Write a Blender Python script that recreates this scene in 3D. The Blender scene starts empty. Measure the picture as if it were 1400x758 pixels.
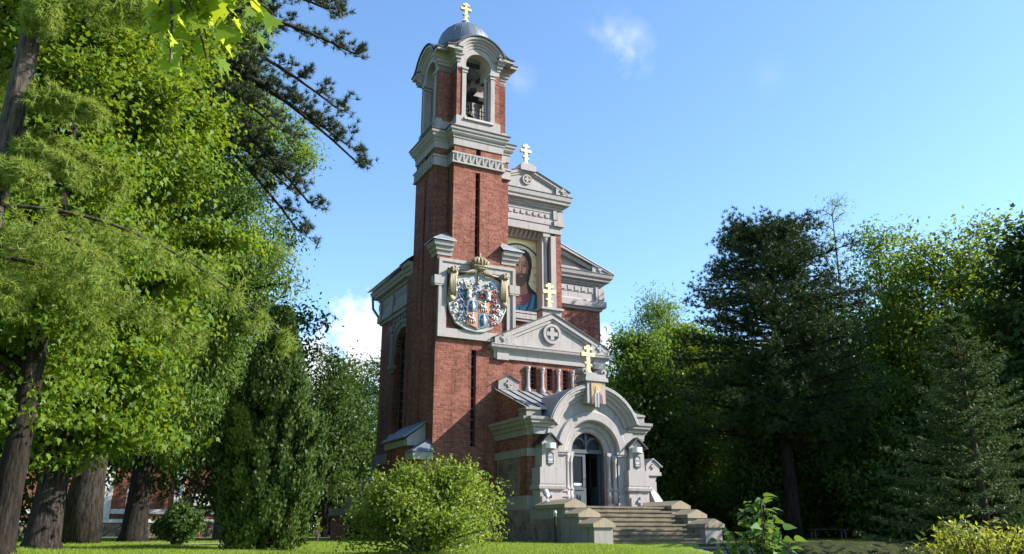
import bpy, bmesh, math, random
import numpy as np
from mathutils import Vector, Matrix, Quaternion

# ------------------------------------------------------------------ camera, sky, sun, exposure
S = bpy.context.scene
C = S.collection
cam_d = bpy.data.cameras.new("camera")
cam = bpy.data.objects.new("camera", cam_d)
C.objects.link(cam)
cam.location = (0, 0, 1.6)
cam.rotation_euler = (math.radians(90 + 17.2), 0, 0)
cam_d.sensor_fit = 'HORIZONTAL'
cam_d.sensor_width = 36
cam_d.lens = 28.8
cam_d.clip_start = 0.1
cam_d.clip_end = 3000
S.camera = cam

SUN_EL, SUN_AZ = 31.5, 90.5          # degrees; azimuth clockwise from +Y
SKY_STRENGTH, SUN_STRENGTH, EXPOSURE = 0.092, 5.0, 1.36
W = bpy.data.worlds.new("World")
S.world = W
W.use_nodes = True
wn, wl = W.node_tree.nodes, W.node_tree.links
bg = wn['Background']
sky = wn.new('ShaderNodeTexSky')
sky.sky_type = 'NISHITA'
sky.sun_disc = False
sky.sun_elevation = math.radians(SUN_EL)
sky.sun_rotation = math.radians(SUN_AZ)
sky.air_density = 1.0
sky.dust_density = 0.4
sky.ozone_density = 1.0
bg.inputs[1].default_value = SKY_STRENGTH
wtc = wn.new('ShaderNodeTexCoord')


def wmath(op, a, b=None):
    n = wn.new('ShaderNodeMath')
    n.operation = op
    for i, x in enumerate((a, b)):
        if x is None:
            continue
        if isinstance(x, (int, float)):
            n.inputs[i].default_value = x
        else:
            wl.new(x, n.inputs[i])
    return n.outputs[0]


def pixel_dir(px, py):
    x, y = (px - 700) / 1120., (379 - py) / 1120.
    p = math.radians(17.2)
    return Vector((x, math.cos(p) - y * math.sin(p), math.sin(p) + y * math.cos(p))).normalized()


wnoise = wn.new('ShaderNodeTexNoise')
wnoise.inputs['Scale'].default_value = 14
wnoise.inputs['Detail'].default_value = 7
wnoise.inputs['Roughness'].default_value = 0.55
wl.new(wtc.outputs['Generated'], wnoise.inputs['Vector'])
wnoise2 = wn.new('ShaderNodeTexNoise')
wnoise2.inputs['Scale'].default_value = 45
wnoise2.inputs['Detail'].default_value = 5
wl.new(wtc.outputs['Generated'], wnoise2.inputs['Vector'])
cloud = None
# clouds: direction, angular half size (deg), density, softness
for (px, py, rad, amount) in ((432, 500, 2.6, 1.0), (500, 474, 2.8, 1.0), (545, 500, 3.4, 1.0), (360, 535, 4.6, 1.0), (470, 525, 3.4, 1.0),
                              (826, 470, 1.4, 1.0), (900, 560, 5.5, .9), (980, 580, 6, .9), (1130, 600, 6, .8), (1280, 590, 7, .8),
                              (856, 68, 2.4, .30), (828, 40, 2.2, .16), (1053, 104, 1.7, .03), (708, 108, 1.6, .07)):
    d = pixel_dir(px, py)
    dp = wn.new('ShaderNodeVectorMath')
    dp.operation = 'DOT_PRODUCT'
    nv = wn.new('ShaderNodeVectorMath')
    nv.operation = 'NORMALIZE'
    wl.new(wtc.outputs['Generated'], nv.inputs[0])
    wl.new(nv.outputs[0], dp.inputs[0])
    dp.inputs[1].default_value = d
    ang = wmath('ARCCOSINE', wmath('MINIMUM', dp.outputs['Value'], 0.9999999))
    t = wmath('SUBTRACT', 1.0, wmath('DIVIDE', ang, math.radians(rad)))      # 1 centre .. 0 edge
    nz = wmath('MULTIPLY', wmath('SUBTRACT', wnoise.outputs['Fac'], 0.5), 3.2)
    nz2 = wmath('MULTIPLY', wmath('SUBTRACT', wnoise2.outputs['Fac'], 0.5), 1.6)
    v = wmath('ADD', wmath('ADD', t, nz), nz2)
    if amount < .5:
        v = wmath('MULTIPLY', v, wmath('MULTIPLY', t, 1.0))
        k = wmath('MULTIPLY', wmath('MINIMUM', wmath('MAXIMUM', v, 0.0), 1.0), amount * 2.2)
        k = wmath('MULTIPLY', k, wmath('GREATER_THAN', t, 0.0))
    else:
        k = wmath('MULTIPLY', wmath('MINIMUM', wmath('MAXIMUM', wmath('MULTIPLY', v, 1.5), 0.0), 1.0), amount)
        k = wmath('MULTIPLY', k, wmath('GREATER_THAN', t, -.6))
    cloud = k if cloud is None else wmath('MAXIMUM', cloud, k)
shade = wn.new('ShaderNodeMapRange')
wl.new(wnoise2.outputs['Fac'], shade.inputs[0])
shade.inputs[1].default_value, shade.inputs[2].default_value = .35, .6
shade.inputs[3].default_value, shade.inputs[4].default_value = 4.6, 5.6
ccol = wn.new('ShaderNodeCombineColor')
for i, f in enumerate((.97, 1.0, 1.04)):
    wl.new(wmath('MULTIPLY', shade.outputs[0], f), ccol.inputs[i])
wmix = wn.new('ShaderNodeMix')
wmix.data_type = 'RGBA'
wl.new(cloud, wmix.inputs[0])
tint = wn.new('ShaderNodeMix')
tint.data_type = 'RGBA'
tint.blend_type = 'MULTIPLY'
tint.inputs[0].default_value = 1
wl.new(sky.outputs[0], tint.inputs[6])
tint.inputs[7].default_value = (.99, 1.22, 1.42, 1)
wl.new(tint.outputs[2], wmix.inputs[6])
wl.new(ccol.outputs[0], wmix.inputs[7])
wl.new(wmix.outputs[2], bg.inputs[0])

sun_d = bpy.data.lights.new("sun", 'SUN')
sun_d.energy = SUN_STRENGTH
sun_d.angle = math.radians(0.53)
sun_d.color = (1.0, .945, .87)
sun = bpy.data.objects.new("sun", sun_d)
C.objects.link(sun)
_e, _a = math.radians(SUN_EL), math.radians(SUN_AZ)
sv = Vector((math.sin(_a) * math.cos(_e), math.cos(_a) * math.cos(_e), math.sin(_e)))
sun.rotation_euler = sv.to_track_quat('Z', 'Y').to_euler()
sun.location = sv * 60
S.view_settings.view_transform = 'Standard'
S.view_settings.look = 'None'
S.view_settings.exposure = EXPOSURE
S.view_settings.gamma = 1
S.view_settings.use_curve_mapping = False
S.render.engine = 'CYCLES'
S.cycles.max_bounces = 6
S.cycles.transparent_max_bounces = 4
S.cycles.use_adaptive_sampling = True

# ------------------------------------------------------------------ helpers
PI = math.pi
G0 = 1.2                                                # ground height around the chapel
OX, OY = -3.149, 32.849                                 # chapel front left corner
YAW = math.radians(27.0)
UX, UY = math.cos(YAW), math.sin(YAW)


def world(u, v, z=0.):
    return Vector((OX + u * UX - v * UY, OY + u * UY + v * UX, z))


class MB:
    def __init__(s):
        s.v, s.f = [], []

    def add(s, vs, fs):
        o = len(s.v)
        s.v.extend([tuple(p) for p in vs])
        s.f.extend([tuple(i + o for i in f) for f in fs])
        return s

    def box(s, x0, x1, y0, y1, z0, z1):
        return s.add([(x0, y0, z0), (x1, y0, z0), (x1, y1, z0), (x0, y1, z0), (x0, y0, z1), (x1, y0, z1), (x1, y1, z1), (x0, y1, z1)],
                     [(0, 3, 2, 1), (4, 5, 6, 7), (0, 1, 5, 4), (1, 2, 6, 5), (2, 3, 7, 6), (3, 0, 4, 7)])

    def prism(s, poly, a0, a1, axis='y'):
        n = len(poly)
        if axis == 'y':
            f = lambda p, a: (p[0], a, p[1])
        elif axis == 'x':
            f = lambda p, a: (a, p[0], p[1])
        else:
            f = lambda p, a: (p[0], p[1], a)
        vs = [f(p, a0) for p in poly] + [f(p, a1) for p in poly]
        fs = [tuple(range(n)), tuple(range(2 * n - 1, n - 1, -1))] + [(i, (i + 1) % n, n + (i + 1) % n, n + i) for i in range(n)]
        return s.add(vs, fs)

    def ring(s, cx, cz, r0, r1, a0, a1, y0, y1, n=32, axis='y'):
        return s.arcsweep(cx, cz, [(r0, y0), (r1, y0), (r1, y1), (r0, y1)], a0, a1, n, axis)

    def arcsweep(s, cx, cz, prof, a0, a1, n=32, axis='y'):
        k = len(prof)
        vs, fs = [], []
        full = abs(abs(a1 - a0) - 360) < 1e-6
        m = n if full else n + 1
        for i in range(m):
            a = math.radians(a0 + (a1 - a0) * i / n)
            for r, y in prof:
                p, q = cx + r * math.cos(a), cz + r * math.sin(a)
                vs.append((p, y, q) if axis == 'y' else (y, p, q))
        for i in range(n):
            j = (i + 1) % m
            for b in range(k):
                c = (b + 1) % k
                fs.append((i * k + b, i * k + c, j * k + c, j * k + b))
        if not full:
            fs.append(tuple(range(k)))
            fs.append(tuple(range((m - 1) * k, m * k)))
        return s.add(vs, fs)

    def sweep(s, path, prof, closed=False):
        n, k = len(path), len(prof)
        vs, fs = [], []
        for i, p in enumerate(path):
            def nrm(a, b):
                d = (b[0] - a[0], b[1] - a[1])
                l = math.hypot(*d)
                return (d[1] / l, -d[0] / l)
            ns = []
            if closed or i > 0:
                ns.append(nrm(path[i - 1], p))
            if closed or i < n - 1:
                ns.append(nrm(p, path[(i + 1) % n]))
            if len(ns) == 2:
                a, b = ns
                d = 1 + a[0] * b[0] + a[1] * b[1]
                off = ((a[0] + b[0]) / d, (a[1] + b[1]) / d)
            else:
                off = ns[0]
            for o, z in prof:
                vs.append((p[0] + off[0] * o, p[1] + off[1] * o, z))
        for i in range(n if closed else n - 1):
            j = (i + 1) % n
            for b in range(k):
                c = (b + 1) % k
                fs.append((i * k + b, i * k + c, j * k + c, j * k + b))
        if not closed:
            fs.append(tuple(range(k)))
            fs.append(tuple(range((n - 1) * k, n * k)))
        return s.add(vs, fs)

    def lathe(s, prof, cx, cy, n=24):
        vs, fs = [], []
        k = len(prof)
        for i in range(n):
            a = 2 * PI * i / n
            for r, z in prof:
                vs.append((cx + r * math.cos(a), cy + r * math.sin(a), z))
        for i in range(n):
            j = (i + 1) % n
            for b in range(k - 1):
                fs.append((i * k + b, j * k + b, j * k + b + 1, i * k + b + 1))
        fs.append(tuple(i * k for i in range(n)))
        fs.append(tuple(i * k + k - 1 for i in range(n)))
        return s.add(vs, fs)

    def tube(s, pts, radii, n=6, cap=True):
        pts = [Vector(p) for p in pts]
        if isinstance(radii, (int, float)):
            radii = [radii] * len(pts)
        vs, fs = [], []
        up = Vector((0, 0, 1))
        prev = None
        for i, p in enumerate(pts):
            d = (pts[min(i + 1, len(pts) - 1)] - pts[max(i - 1, 0)])
            d = d.normalized() if d.length > 1e-9 else up
            if prev is None:
                a = d.orthogonal().normalized()
            else:
                a = (prev - d * prev.dot(d))
                a = a.normalized() if a.length > 1e-6 else d.orthogonal().normalized()
            prev = a
            b = d.cross(a)
            for j in range(n):
                t = 2 * PI * j / n
                vs.append(p + (a * math.cos(t) + b * math.sin(t)) * radii[i])
        for i in range(len(pts) - 1):
            for j in range(n):
                k = (j + 1) % n
                fs.append((i * n + j, i * n + k, (i + 1) * n + k, (i + 1) * n + j))
        if cap:
            fs.append(tuple(range(n - 1, -1, -1)))
            fs.append(tuple(range((len(pts) - 1) * n, len(pts) * n)))
        return s.add(vs, fs)

    def ball(s, c, r, sx=1, sy=1, sz=1, n=10, m=6):
        vs, fs = [], []
        for i in range(m + 1):
            t = PI * i / m
            for j in range(n):
                a = 2 * PI * j / n
                vs.append((c[0] + r * sx * math.sin(t) * math.cos(a), c[1] + r * sy * math.sin(t) * math.sin(a), c[2] + r * sz * math.cos(t)))
        for i in range(m):
            for j in range(n):
                k = (j + 1) % n
                fs.append((i * n + j, (i + 1) * n + j, (i + 1) * n + k, i * n + k))
        return s.add(vs, fs)

    def wall(s, a0, a1, z0, z1, holes, t0, t1, axis='y'):
        """wall panel with rectangular openings (a0,a1,z0,z1); thickness t0..t1 along axis"""
        A = sorted(set([a0, a1] + [h[0] for h in holes] + [h[1] for h in holes]))
        Z = sorted(set([z0, z1] + [h[2] for h in holes] + [h[3] for h in holes]))
        A = [a for a in A if a0 - 1e-6 <= a <= a1 + 1e-6]
        Z = [z for z in Z if z0 - 1e-6 <= z <= z1 + 1e-6]
        P = (lambda a, t, z: (a, t, z)) if axis == 'y' else (lambda a, t, z: (t, a, z))

        def solid(i, j):
            if i < 0 or j < 0 or i >= len(A) - 1 or j >= len(Z) - 1:
                return False
            ca, cz = (A[i] + A[i + 1]) / 2, (Z[j] + Z[j + 1]) / 2
            return not any(h[0] < ca < h[1] and h[2] < cz < h[3] for h in holes)
        for i in range(len(A) - 1):
            for j in range(len(Z) - 1):
                if not solid(i, j):
                    continue
                a, b, c, d = A[i], A[i + 1], Z[j], Z[j + 1]
                q = lambda *ps: s.add([P(*p) for p in ps], [(0, 1, 2, 3)])
                q((a, t0, c), (b, t0, c), (b, t0, d), (a, t0, d))
                q((a, t1, c), (a, t1, d), (b, t1, d), (b, t1, c))
                if not solid(i - 1, j): q((a, t0, c), (a, t0, d), (a, t1, d), (a, t1, c))
                if not solid(i + 1, j): q((b, t0, c), (b, t1, c), (b, t1, d), (b, t0, d))
                if not solid(i, j - 1): q((a, t0, c), (a, t1, c), (b, t1, c), (b, t0, c))
                if not solid(i, j + 1): q((a, t0, d), (b, t0, d), (b, t1, d), (a, t1, d))
        return s

    def spandrel(s, c, zs, r, ztop, t0, t1, axis='y', n=20, half=None):
        """fills a rectangular head above an arch of radius r springing at zs"""
        half = half or r
        for i in range(n):
            b0, b1 = PI * i / n, PI * (i + 1) / n
            p = [(c + r * math.cos(b0), zs + r * math.sin(b0)), (c + r * math.cos(b1), zs + r * math.sin(b1))]
            s.prism([p[0], (p[0][0], ztop), (p[1][0], ztop), p[1]], t0, t1, axis)
        return s

    def rot(s, start, k, cx, cy):
        for i in range(start, len(s.v)):
            x, y, z = s.v[i]
            x, y = x - cx, y - cy
            for _ in range(k % 4):
                x, y = -y, x
            s.v[i] = (x + cx, y + cy, z)
        return s

    def mirror(s, cx):
        n = len(s.v)
        s.v += [(2 * cx - x, y, z) for x, y, z in s.v]
        s.f += [tuple(i + n for i in reversed(f)) for f in s.f[:]]
        return s

    def build(s, name, m, parent=None, zoff=0., smooth=False, kind=None):
        me = bpy.data.meshes.new(name)
        me.from_pydata([(x, y, z - zoff) for x, y, z in s.v], [], s.f)
        me.materials.append(m)
        bm = bmesh.new()
        bm.from_mesh(me)
        bmesh.ops.recalc_face_normals(bm, faces=bm.faces)
        bm.to_mesh(me)
        bm.free()
        if smooth:
            me.polygons.foreach_set('use_smooth', [True] * len(me.polygons))
        o = bpy.data.objects.new(name, me)
        C.objects.link(o)
        if parent:
            o.parent = parent
        if kind:
            o['kind'] = kind
        return o


def tag(o, label, cat, group=None, kind=None):
    o['label'] = label
    o['category'] = cat
    if group: o['group'] = group
    if kind: o['kind'] = kind
    return o


def thing(name, label, cat, loc=(0, 0, 0), rz=0, group=None):
    o = bpy.data.objects.new(name, None)
    C.objects.link(o)
    o.empty_display_size = .3
    o.location = loc
    o.rotation_euler = (0, 0, rz)
    return tag(o, label, cat, group)


# ------------------------------------------------------------------ materials
class Mat:
    def __init__(s, name, col=(.5, .5, .5), rough=.7, metal=0., spec=.5):
        s.m = bpy.data.materials.new(name)
        s.m.use_nodes = True
        s.n, s.l = s.m.node_tree.nodes, s.m.node_tree.links
        s.b = s.n['Principled BSDF']
        s.b.inputs['Base Color'].default_value = (*col, 1)
        s.b.inputs['Roughness'].default_value = rough
        s.b.inputs['Metallic'].default_value = metal
        s.b.inputs['Specular IOR Level'].default_value = spec
        s.tc = s.n.new('ShaderNodeTexCoord')

    def noise(s, scale, detail=4, rough=.55, vec=None, stretch=None):
        v = vec or s.tc.outputs['Object']
        if stretch:
            mp = s.n.new('ShaderNodeMapping')
            mp.inputs['Scale'].default_value = stretch
            s.l.new(v, mp.inputs['Vector'])
            v = mp.outputs[0]
        t = s.n.new('ShaderNodeTexNoise')
        t.inputs['Scale'].default_value = scale
        t.inputs['Detail'].default_value = detail
        t.inputs['Roughness'].default_value = rough
        s.l.new(v, t.inputs['Vector'])
        return t.outputs['Fac']

    def ramp(s, fac, stops):
        r = s.n.new('ShaderNodeValToRGB')
        e = r.color_ramp.elements
        while len(e) < len(stops):
            e.new(.5)
        for x, (p, c) in zip(e, stops):
            x.position = p
            x.color = (*c, 1) if len(c) == 3 else c
        s.l.new(fac, r.inputs[0])
        return r.outputs[0]

    def mix(s, fac, a, b, mode='MIX'):
        m = s.n.new('ShaderNodeMix')
        m.data_type = 'RGBA'
        m.blend_type = mode
        for sock, x in ((m.inputs[0], fac), (m.inputs[6], a), (m.inputs[7], b)):
            if isinstance(x, (int, float)):
                sock.default_value = x
            elif isinstance(x, tuple):
                sock.default_value = (*x, 1)
            else:
                s.l.new(x, sock)
        return m.outputs[2]

    def color(s, c):
        s.l.new(c, s.b.inputs['Base Color'])
        return s

    def bump(s, h, strength=.4, dist=.02):
        b = s.n.new('ShaderNodeBump')
        b.inputs['Strength'].default_value = strength
        b.inputs['Distance'].default_value = dist
        s.l.new(h, b.inputs['Height'])
        s.l.new(b.outputs[0], s.b.inputs['Normal'])
        return s


def brick_mat(name, c1, c2, mortar, rowh=.085, wid=.27):
    M = Mat(name, rough=.9, spec=.2)
    sp = M.n.new('ShaderNodeSeparateXYZ')
    M.l.new(M.tc.outputs['Object'], sp.inputs[0])
    ad = M.n.new('ShaderNodeMath')
    M.l.new(sp.outputs[0], ad.inputs[0])
    M.l.new(sp.outputs[1], ad.inputs[1])
    cb = M.n.new('ShaderNodeCombineXYZ')
    M.l.new(ad.outputs[0], cb.inputs[0])
    M.l.new(sp.outputs[2], cb.inputs[1])
    bt = M.n.new('ShaderNodeTexBrick')
    M.l.new(cb.outputs[0], bt.inputs['Vector'])
    bt.inputs['Scale'].default_value = 1
    bt.inputs['Brick Width'].default_value = wid
    bt.inputs['Row Height'].default_value = rowh
    bt.inputs['Mortar Size'].default_value = .009
    bt.inputs['Mortar Smooth'].default_value = .3
    bt.inputs['Bias'].default_value = -.1
    bt.inputs['Color1'].default_value = (*c1, 1)
    bt.inputs['Color2'].default_value = (*c2, 1)
    bt.inputs['Mortar'].default_value = (*mortar, 1)
    n1 = M.noise(.55, 5, .6)
    n2 = M.noise(7, 3)
    n3 = M.noise(3.0, 4, .7)
    c = M.mix(M.ramp(n1, [(.3, (0, 0, 0)), (.75, (1, 1, 1))]), bt.outputs['Color'], (.72, .66, .62), 'MULTIPLY')
    st = M.noise(1.1, 5, .65, stretch=(1.5, 1.5, .16))
    c = M.mix(1.0, c, M.ramp(st, [(.36, (.60, .56, .54)), (.52, (1, 1, 1)), (.70, (1.0, 1.0, 1.0)), (.82, (1.25, 1.28, 1.3))]), 'MULTIPLY')
    c = M.mix(.8, c, M.ramp(n2, [(.3, (.62, .58, .58)), (.5, (1, 1, 1)), (.72, (1.3, 1.18, 1.1))]), 'MULTIPLY')
    pit = M.noise(11, 2, .5, stretch=(1, 1, 2.2))
    c = M.mix(M.ramp(pit, [(.30, (.85, .85, .85)), (.37, (0, 0, 0))]), c, (.06, .03, .025))
    c = M.mix(M.ramp(n3, [(.62, (0, 0, 0)), (.78, (.35, .35, .35))]), c, (.42, .36, .32))
    M.color(c)
    h = M.mix(.5, bt.outputs['Fac'], M.noise(16, 3), 'MIX')
    M.bump(h, .55, .035)
    inv = M.n.new('ShaderNodeMath')
    # mortar is recessed: invert the brick factor
    inv.operation = 'SUBTRACT'
    inv.inputs[0].default_value = 1
    M.l.new(bt.outputs['Fac'], inv.inputs[1])
    mm = M.n.new('ShaderNodeMath')
    mm.operation = 'ADD'
    M.l.new(inv.outputs[0], mm.inputs[0])
    nn = M.n.new('ShaderNodeMath')
    nn.operation = 'MULTIPLY'
    nn.inputs[1].default_value = 2.2
    M.l.new(M.noise(9, 4, .7), nn.inputs[0])
    M.l.new(nn.outputs[0], mm.inputs[1])
    M.bump(mm.outputs[0], .6, .03)
    return M.m


M_BRICK = brick_mat('brick', (.305, .115, .08), (.18, .06, .042), (.215, .155, .125), .098, .29)
M_BRICK2 = brick_mat('house_brick', (.36, .12, .075), (.28, .09, .06), (.3, .22, .18))


def stucco(name, base, dirt=.5):
    M = Mat(name, rough=.85, spec=.25)
    a = M.noise(1.3, 5, .65)
    b = M.noise(2.2, 4, .6, stretch=(3.5, 3.5, .35))
    d = tuple(x * (1 - .42 * dirt) for x in base)
    c = M.mix(M.ramp(a, [(.38, (0, 0, 0)), (.7, (1, 1, 1))]), base, tuple(x * .86 for x in base))
    c = M.mix(M.ramp(b, [(.52, (0, 0, 0)), (.75, (1, 1, 1))]), c, (d[0], d[1] * .99, d[2] * .95))
    e = M.noise(6, 4, .7, stretch=(2.2, 2.2, .12))
    c = M.mix(M.ramp(e, [(.58, (0, 0, 0)), (.8, (.55 * dirt + .1,) * 3)]), c, tuple(x * .45 for x in base))
    M.color(c)
    M.bump(M.noise(30, 4), .25, .012)
    return M.m


M_TRIM = stucco('painted_stucco', (.325, .297, .283), .75)
M_TRIMB = stucco('weathered_stucco', (.26, .234, .213), 1.0)
M_CAP = stucco('cap_stone', (.27, .225, .155), 1.0)


def metal_mat(name, col, rough, metal, streak=.3):
    M = Mat(name, col, rough, metal)
    b = M.noise(3, 4, .6, stretch=(2, 2, .5))
    M.color(M.mix(M.ramp(b, [(.35, (0, 0, 0)), (.7, (1, 1, 1))]), col, tuple(x * (1 - streak) for x in col)))
    return M.m


M_ROOF = metal_mat('zinc_roof', (.32, .335, .35), .45, .35)
M_DOME = metal_mat('dome_sheet', (.135, .163, .198), .5, .3, .25)
M_FLASH = metal_mat('dark_flashing', (.035, .036, .04), .6, .2)
M_GOLD = metal_mat('gilt', (.52, .44, .23), .5, .2, .25)
M_GOLDP = metal_mat('gilt_plaster', (.36, .30, .19), .65, .05, .6)
M_DARK = Mat('dark_glass', (.012, .014, .018), .12, 0, .6).m
M_VOID = Mat('dark_interior', (.012, .011, .01), .9).m
M_IRON = Mat('iron', (.02, .02, .022), .5, .6).m
M_BRONZE = metal_mat('bell_bronze', (.10, .08, .05), .4, .8)
M_DOOR = metal_mat('door_paint', (.042, .054, .07), .55, 0, .2)
M_WHITE = stucco('white_paint', (.72, .71, .68), .4)
M_GLASSL = Mat('pane_glass', (.010, .012, .015), .35, 0, .12).m
M_FRAME = Mat('window_bar', (.10, .12, .14), .5).m


def field_stone():
    M = Mat('field_stone', rough=.9, spec=.2)
    vo = M.n.new('ShaderNodeTexVoronoi')
    vo.inputs['Scale'].default_value = 3.2
    M.l.new(M.tc.outputs['Object'], vo.inputs['Vector'])
    ve = M.n.new('ShaderNodeTexVoronoi')
    ve.feature = 'DISTANCE_TO_EDGE'
    ve.inputs['Scale'].default_value = 3.2
    M.l.new(M.tc.outputs['Object'], ve.inputs['Vector'])
    sp = M.n.new('ShaderNodeSeparateColor')
    M.l.new(vo.outputs['Color'], sp.inputs[0])
    c = M.ramp(sp.outputs[0], [(0, (.10, .08, .06)), (.5, (.17, .13, .10)), (1, (.23, .17, .13))])
    c = M.mix(M.ramp(ve.outputs['Distance'], [(.02, (1, 1, 1)), (.06, (0, 0, 0))]), c, (.2, .18, .15))
    M.color(c)
    M.bump(M.ramp(ve.outputs['Distance'], [(0, (0, 0, 0)), (.12, (1, 1, 1))]), .6, .05)
    return M.m


M_STONE = field_stone()


def step_stone():
    M = Mat('step_stone', rough=.85, spec=.25)
    a = M.noise(2.5, 5, .65)
    b = M.noise(14, 3)
    c = M.ramp(a, [(.3, (.08, .064, .042)), (.55, (.165, .134, .09)), (.75, (.22, .182, .125))])
    M.color(M.mix(.5, c, M.ramp(b, [(.3, (.7, .7, .7)), (.7, (1.1, 1.1, 1.1))]), 'MULTIPLY'))
    M.bump(b, .3, .015)
    return M.m


M_STEP = step_stone()
M_GRANITE = stucco('granite_step', (.16, .13, .125), .8)


def tess(name, col, gold=False):
    M = Mat(name, col, .5 if gold else .65, .1 if gold else 0)
    vo = M.n.new('ShaderNodeTexVoronoi')
    vo.inputs['Scale'].default_value = 30
    M.l.new(M.tc.outputs['Object'], vo.inputs['Vector'])
    sp = M.n.new('ShaderNodeSeparateColor')
    M.l.new(vo.outputs['Color'], sp.inputs[0])
    k = .13 if not gold else .16
    M.color(M.mix(sp.outputs[0], tuple(x * (1 - k) for x in col), tuple(min(1, x * (1 + k)) for x in col)))
    return M.m


def leaf_mat(name, c1, c2, tcol, trans=.35, rough=.5, spec=.35):
    m = bpy.data.materials.new(name)
    m.use_nodes = True
    n, l = m.node_tree.nodes, m.node_tree.links
    b = n['Principled BSDF']
    b.inputs['Roughness'].default_value = rough
    b.inputs['Specular IOR Level'].default_value = spec * .55
    g = n.new('ShaderNodeNewGeometry')
    mx = n.new('ShaderNodeMix')
    mx.data_type = 'RGBA'
    l.new(g.outputs['Random Per Island'], mx.inputs[0])
    mx.inputs[6].default_value = (*c1, 1)
    mx.inputs[7].default_value = (*c2, 1)
    l.new(mx.outputs[2], b.inputs['Base Color'])
    t = n.new('ShaderNodeBsdfTranslucent')
    t.inputs[0].default_value = (*tcol, 1)
    ms = n.new('ShaderNodeMixShader')
    ms.inputs[0].default_value = trans
    l.new(b.outputs[0], ms.inputs[1])
    l.new(t.outputs[0], ms.inputs[2])
    l.new(ms.outputs[0], n['Material Output'].inputs[0])
    return m


L_MAPLE = leaf_mat('maple_leaf', (.055, .11, .011), (.10, .16, .015), (.27, .36, .017), .38)
L_MAPLEF = leaf_mat('near_maple_leaf', (.10, .16, .016), (.13, .19, .018), (.40, .50, .025), .55)
L_ASH = leaf_mat('ash_leaf', (.06, .11, .019), (.105, .165, .032), (.21, .32, .04), .4)
L_DARK = leaf_mat('linden_leaf', (.025, .056, .010), (.05, .09, .017), (.11, .18, .02), .3)
L_FAR = leaf_mat('far_leaf', (.042, .09, .013), (.075, .135, .022), (.18, .29, .025), .36)
L_YELL = leaf_mat('yellow_maple_leaf', (.05, .095, .012), (.09, .145, .016), (.26, .34, .02), .38)
L_PINE = leaf_mat('pine_needle', (.035, .05, .022), (.07, .085, .04), (.06, .08, .025), .14, .45)
L_PINED = leaf_mat('dark_pine_needle', (.020, .043, .010), (.048, .08, .02), (.05, .08, .018), .12, .5)
L_LARCH = leaf_mat('larch_needle', (.12, .17, .026), (.20, .245, .045), (.30, .37, .05), .44, .55)
L_SPRUCE = leaf_mat('spruce_needle', (.035, .07, .018), (.13, .18, .055), (.1, .15, .04), .18, .5)
L_THUJA = leaf_mat('thuja_spray', (.02, .042, .007), (.06, .095, .014), (.07, .11, .014), .14, .55)
L_BUSH = leaf_mat('bush_leaf', (.10, .15, .018), (.15, .20, .026), (.30, .38, .03), .4, .42, .5)
L_LILAC = leaf_mat('lilac_leaf', (.05, .11, .018), (.085, .155, .03), (.2, .3, .035), .3, .32, .6)
L_GOLDB = leaf_mat('golden_leaf', (.13, .165, .02), (.19, .2, .03), (.4, .42, .04), .38)
L_GRASS = leaf_mat('grass_blade', (.13, .19, .02), (.18, .24, .03), (.30, .38, .035), .36, .6)


def bark(name, c1, c2, sc=6.):
    M = Mat(name, rough=.95, spec=.15)
    a = M.noise(sc, 5, .7, stretch=(1.6, 1.6, .3))
    b = M.noise(1.5, 3)
    c = M.ramp(a, [(.35, c1), (.65, c2)])
    M.color(M.mix(.4, c, M.ramp(b, [(.3, (.7, .7, .7)), (.7, (1.15, 1.15, 1.15))]), 'MULTIPLY'))
    M.bump(a, 1.0, .09)
    return M.m


B_GREY = bark('grey_bark', (.016, .013, .011), (.12, .10, .082), 7)
B_DARK = bark('dark_bark', (.006, .005, .004), (.036, .028, .022), 7)
B_MID = bark('scaly_bark', (.006, .005, .004), (.06, .048, .039), 9)
B_BROWN = bark('brown_bark', (.05, .035, .025), (.13, .095, .07), 7)

# ------------------------------------------------------------------ the ground


def sstep(x, a, b):
    t = np.clip((x - a) / (b - a), 0, 1)
    return t * t * (3 - 2 * t)


def ground_z(X, Y):
    X, Y = np.asarray(X, float), np.asarray(Y, float)
    z = 1.2 * sstep(Y, 1.5, 15.5)
    dx, dy = X - OX, Y - OY
    u = dx * UX + dy * UY
    v = -dx * UY + dy * UX
    low = sstep(u, 5.42, 5.62) * sstep(-v, 7.5, 9.2) * .62
    low = low * sstep(Y, 3, 16)
    low2 = .36 * sstep(X, 2.2, 4.8) * (1 - sstep(Y, 25.8, 28.4)) * sstep(Y, 3, 16)
    z = z - np.maximum(low, low2)
    und = .05 * np.sin(X * .55 + 1.3) * np.sin(Y * .43) + .03 * np.sin(X * 1.3 + Y * .9)
    return z + und * sstep(Y, 3, 14) * (1 - sstep(Y, 26, 29) * (1 - sstep(Y, 52, 60)) * .8)


def axis(lo, hi, d0, d1, fine, coarse):
    a = list(np.arange(d0, d1, fine))
    x, s = d0, fine
    L = []
    while x > lo:
        s = min(s * 1.25, coarse)
        x -= s
        L.append(x)
    x, s = d1, fine
    R = []
    while x < hi:
        R.append(x)
        s = min(s * 1.25, coarse)
        x += s
    return np.array(L[::-1] + a + R)


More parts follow.
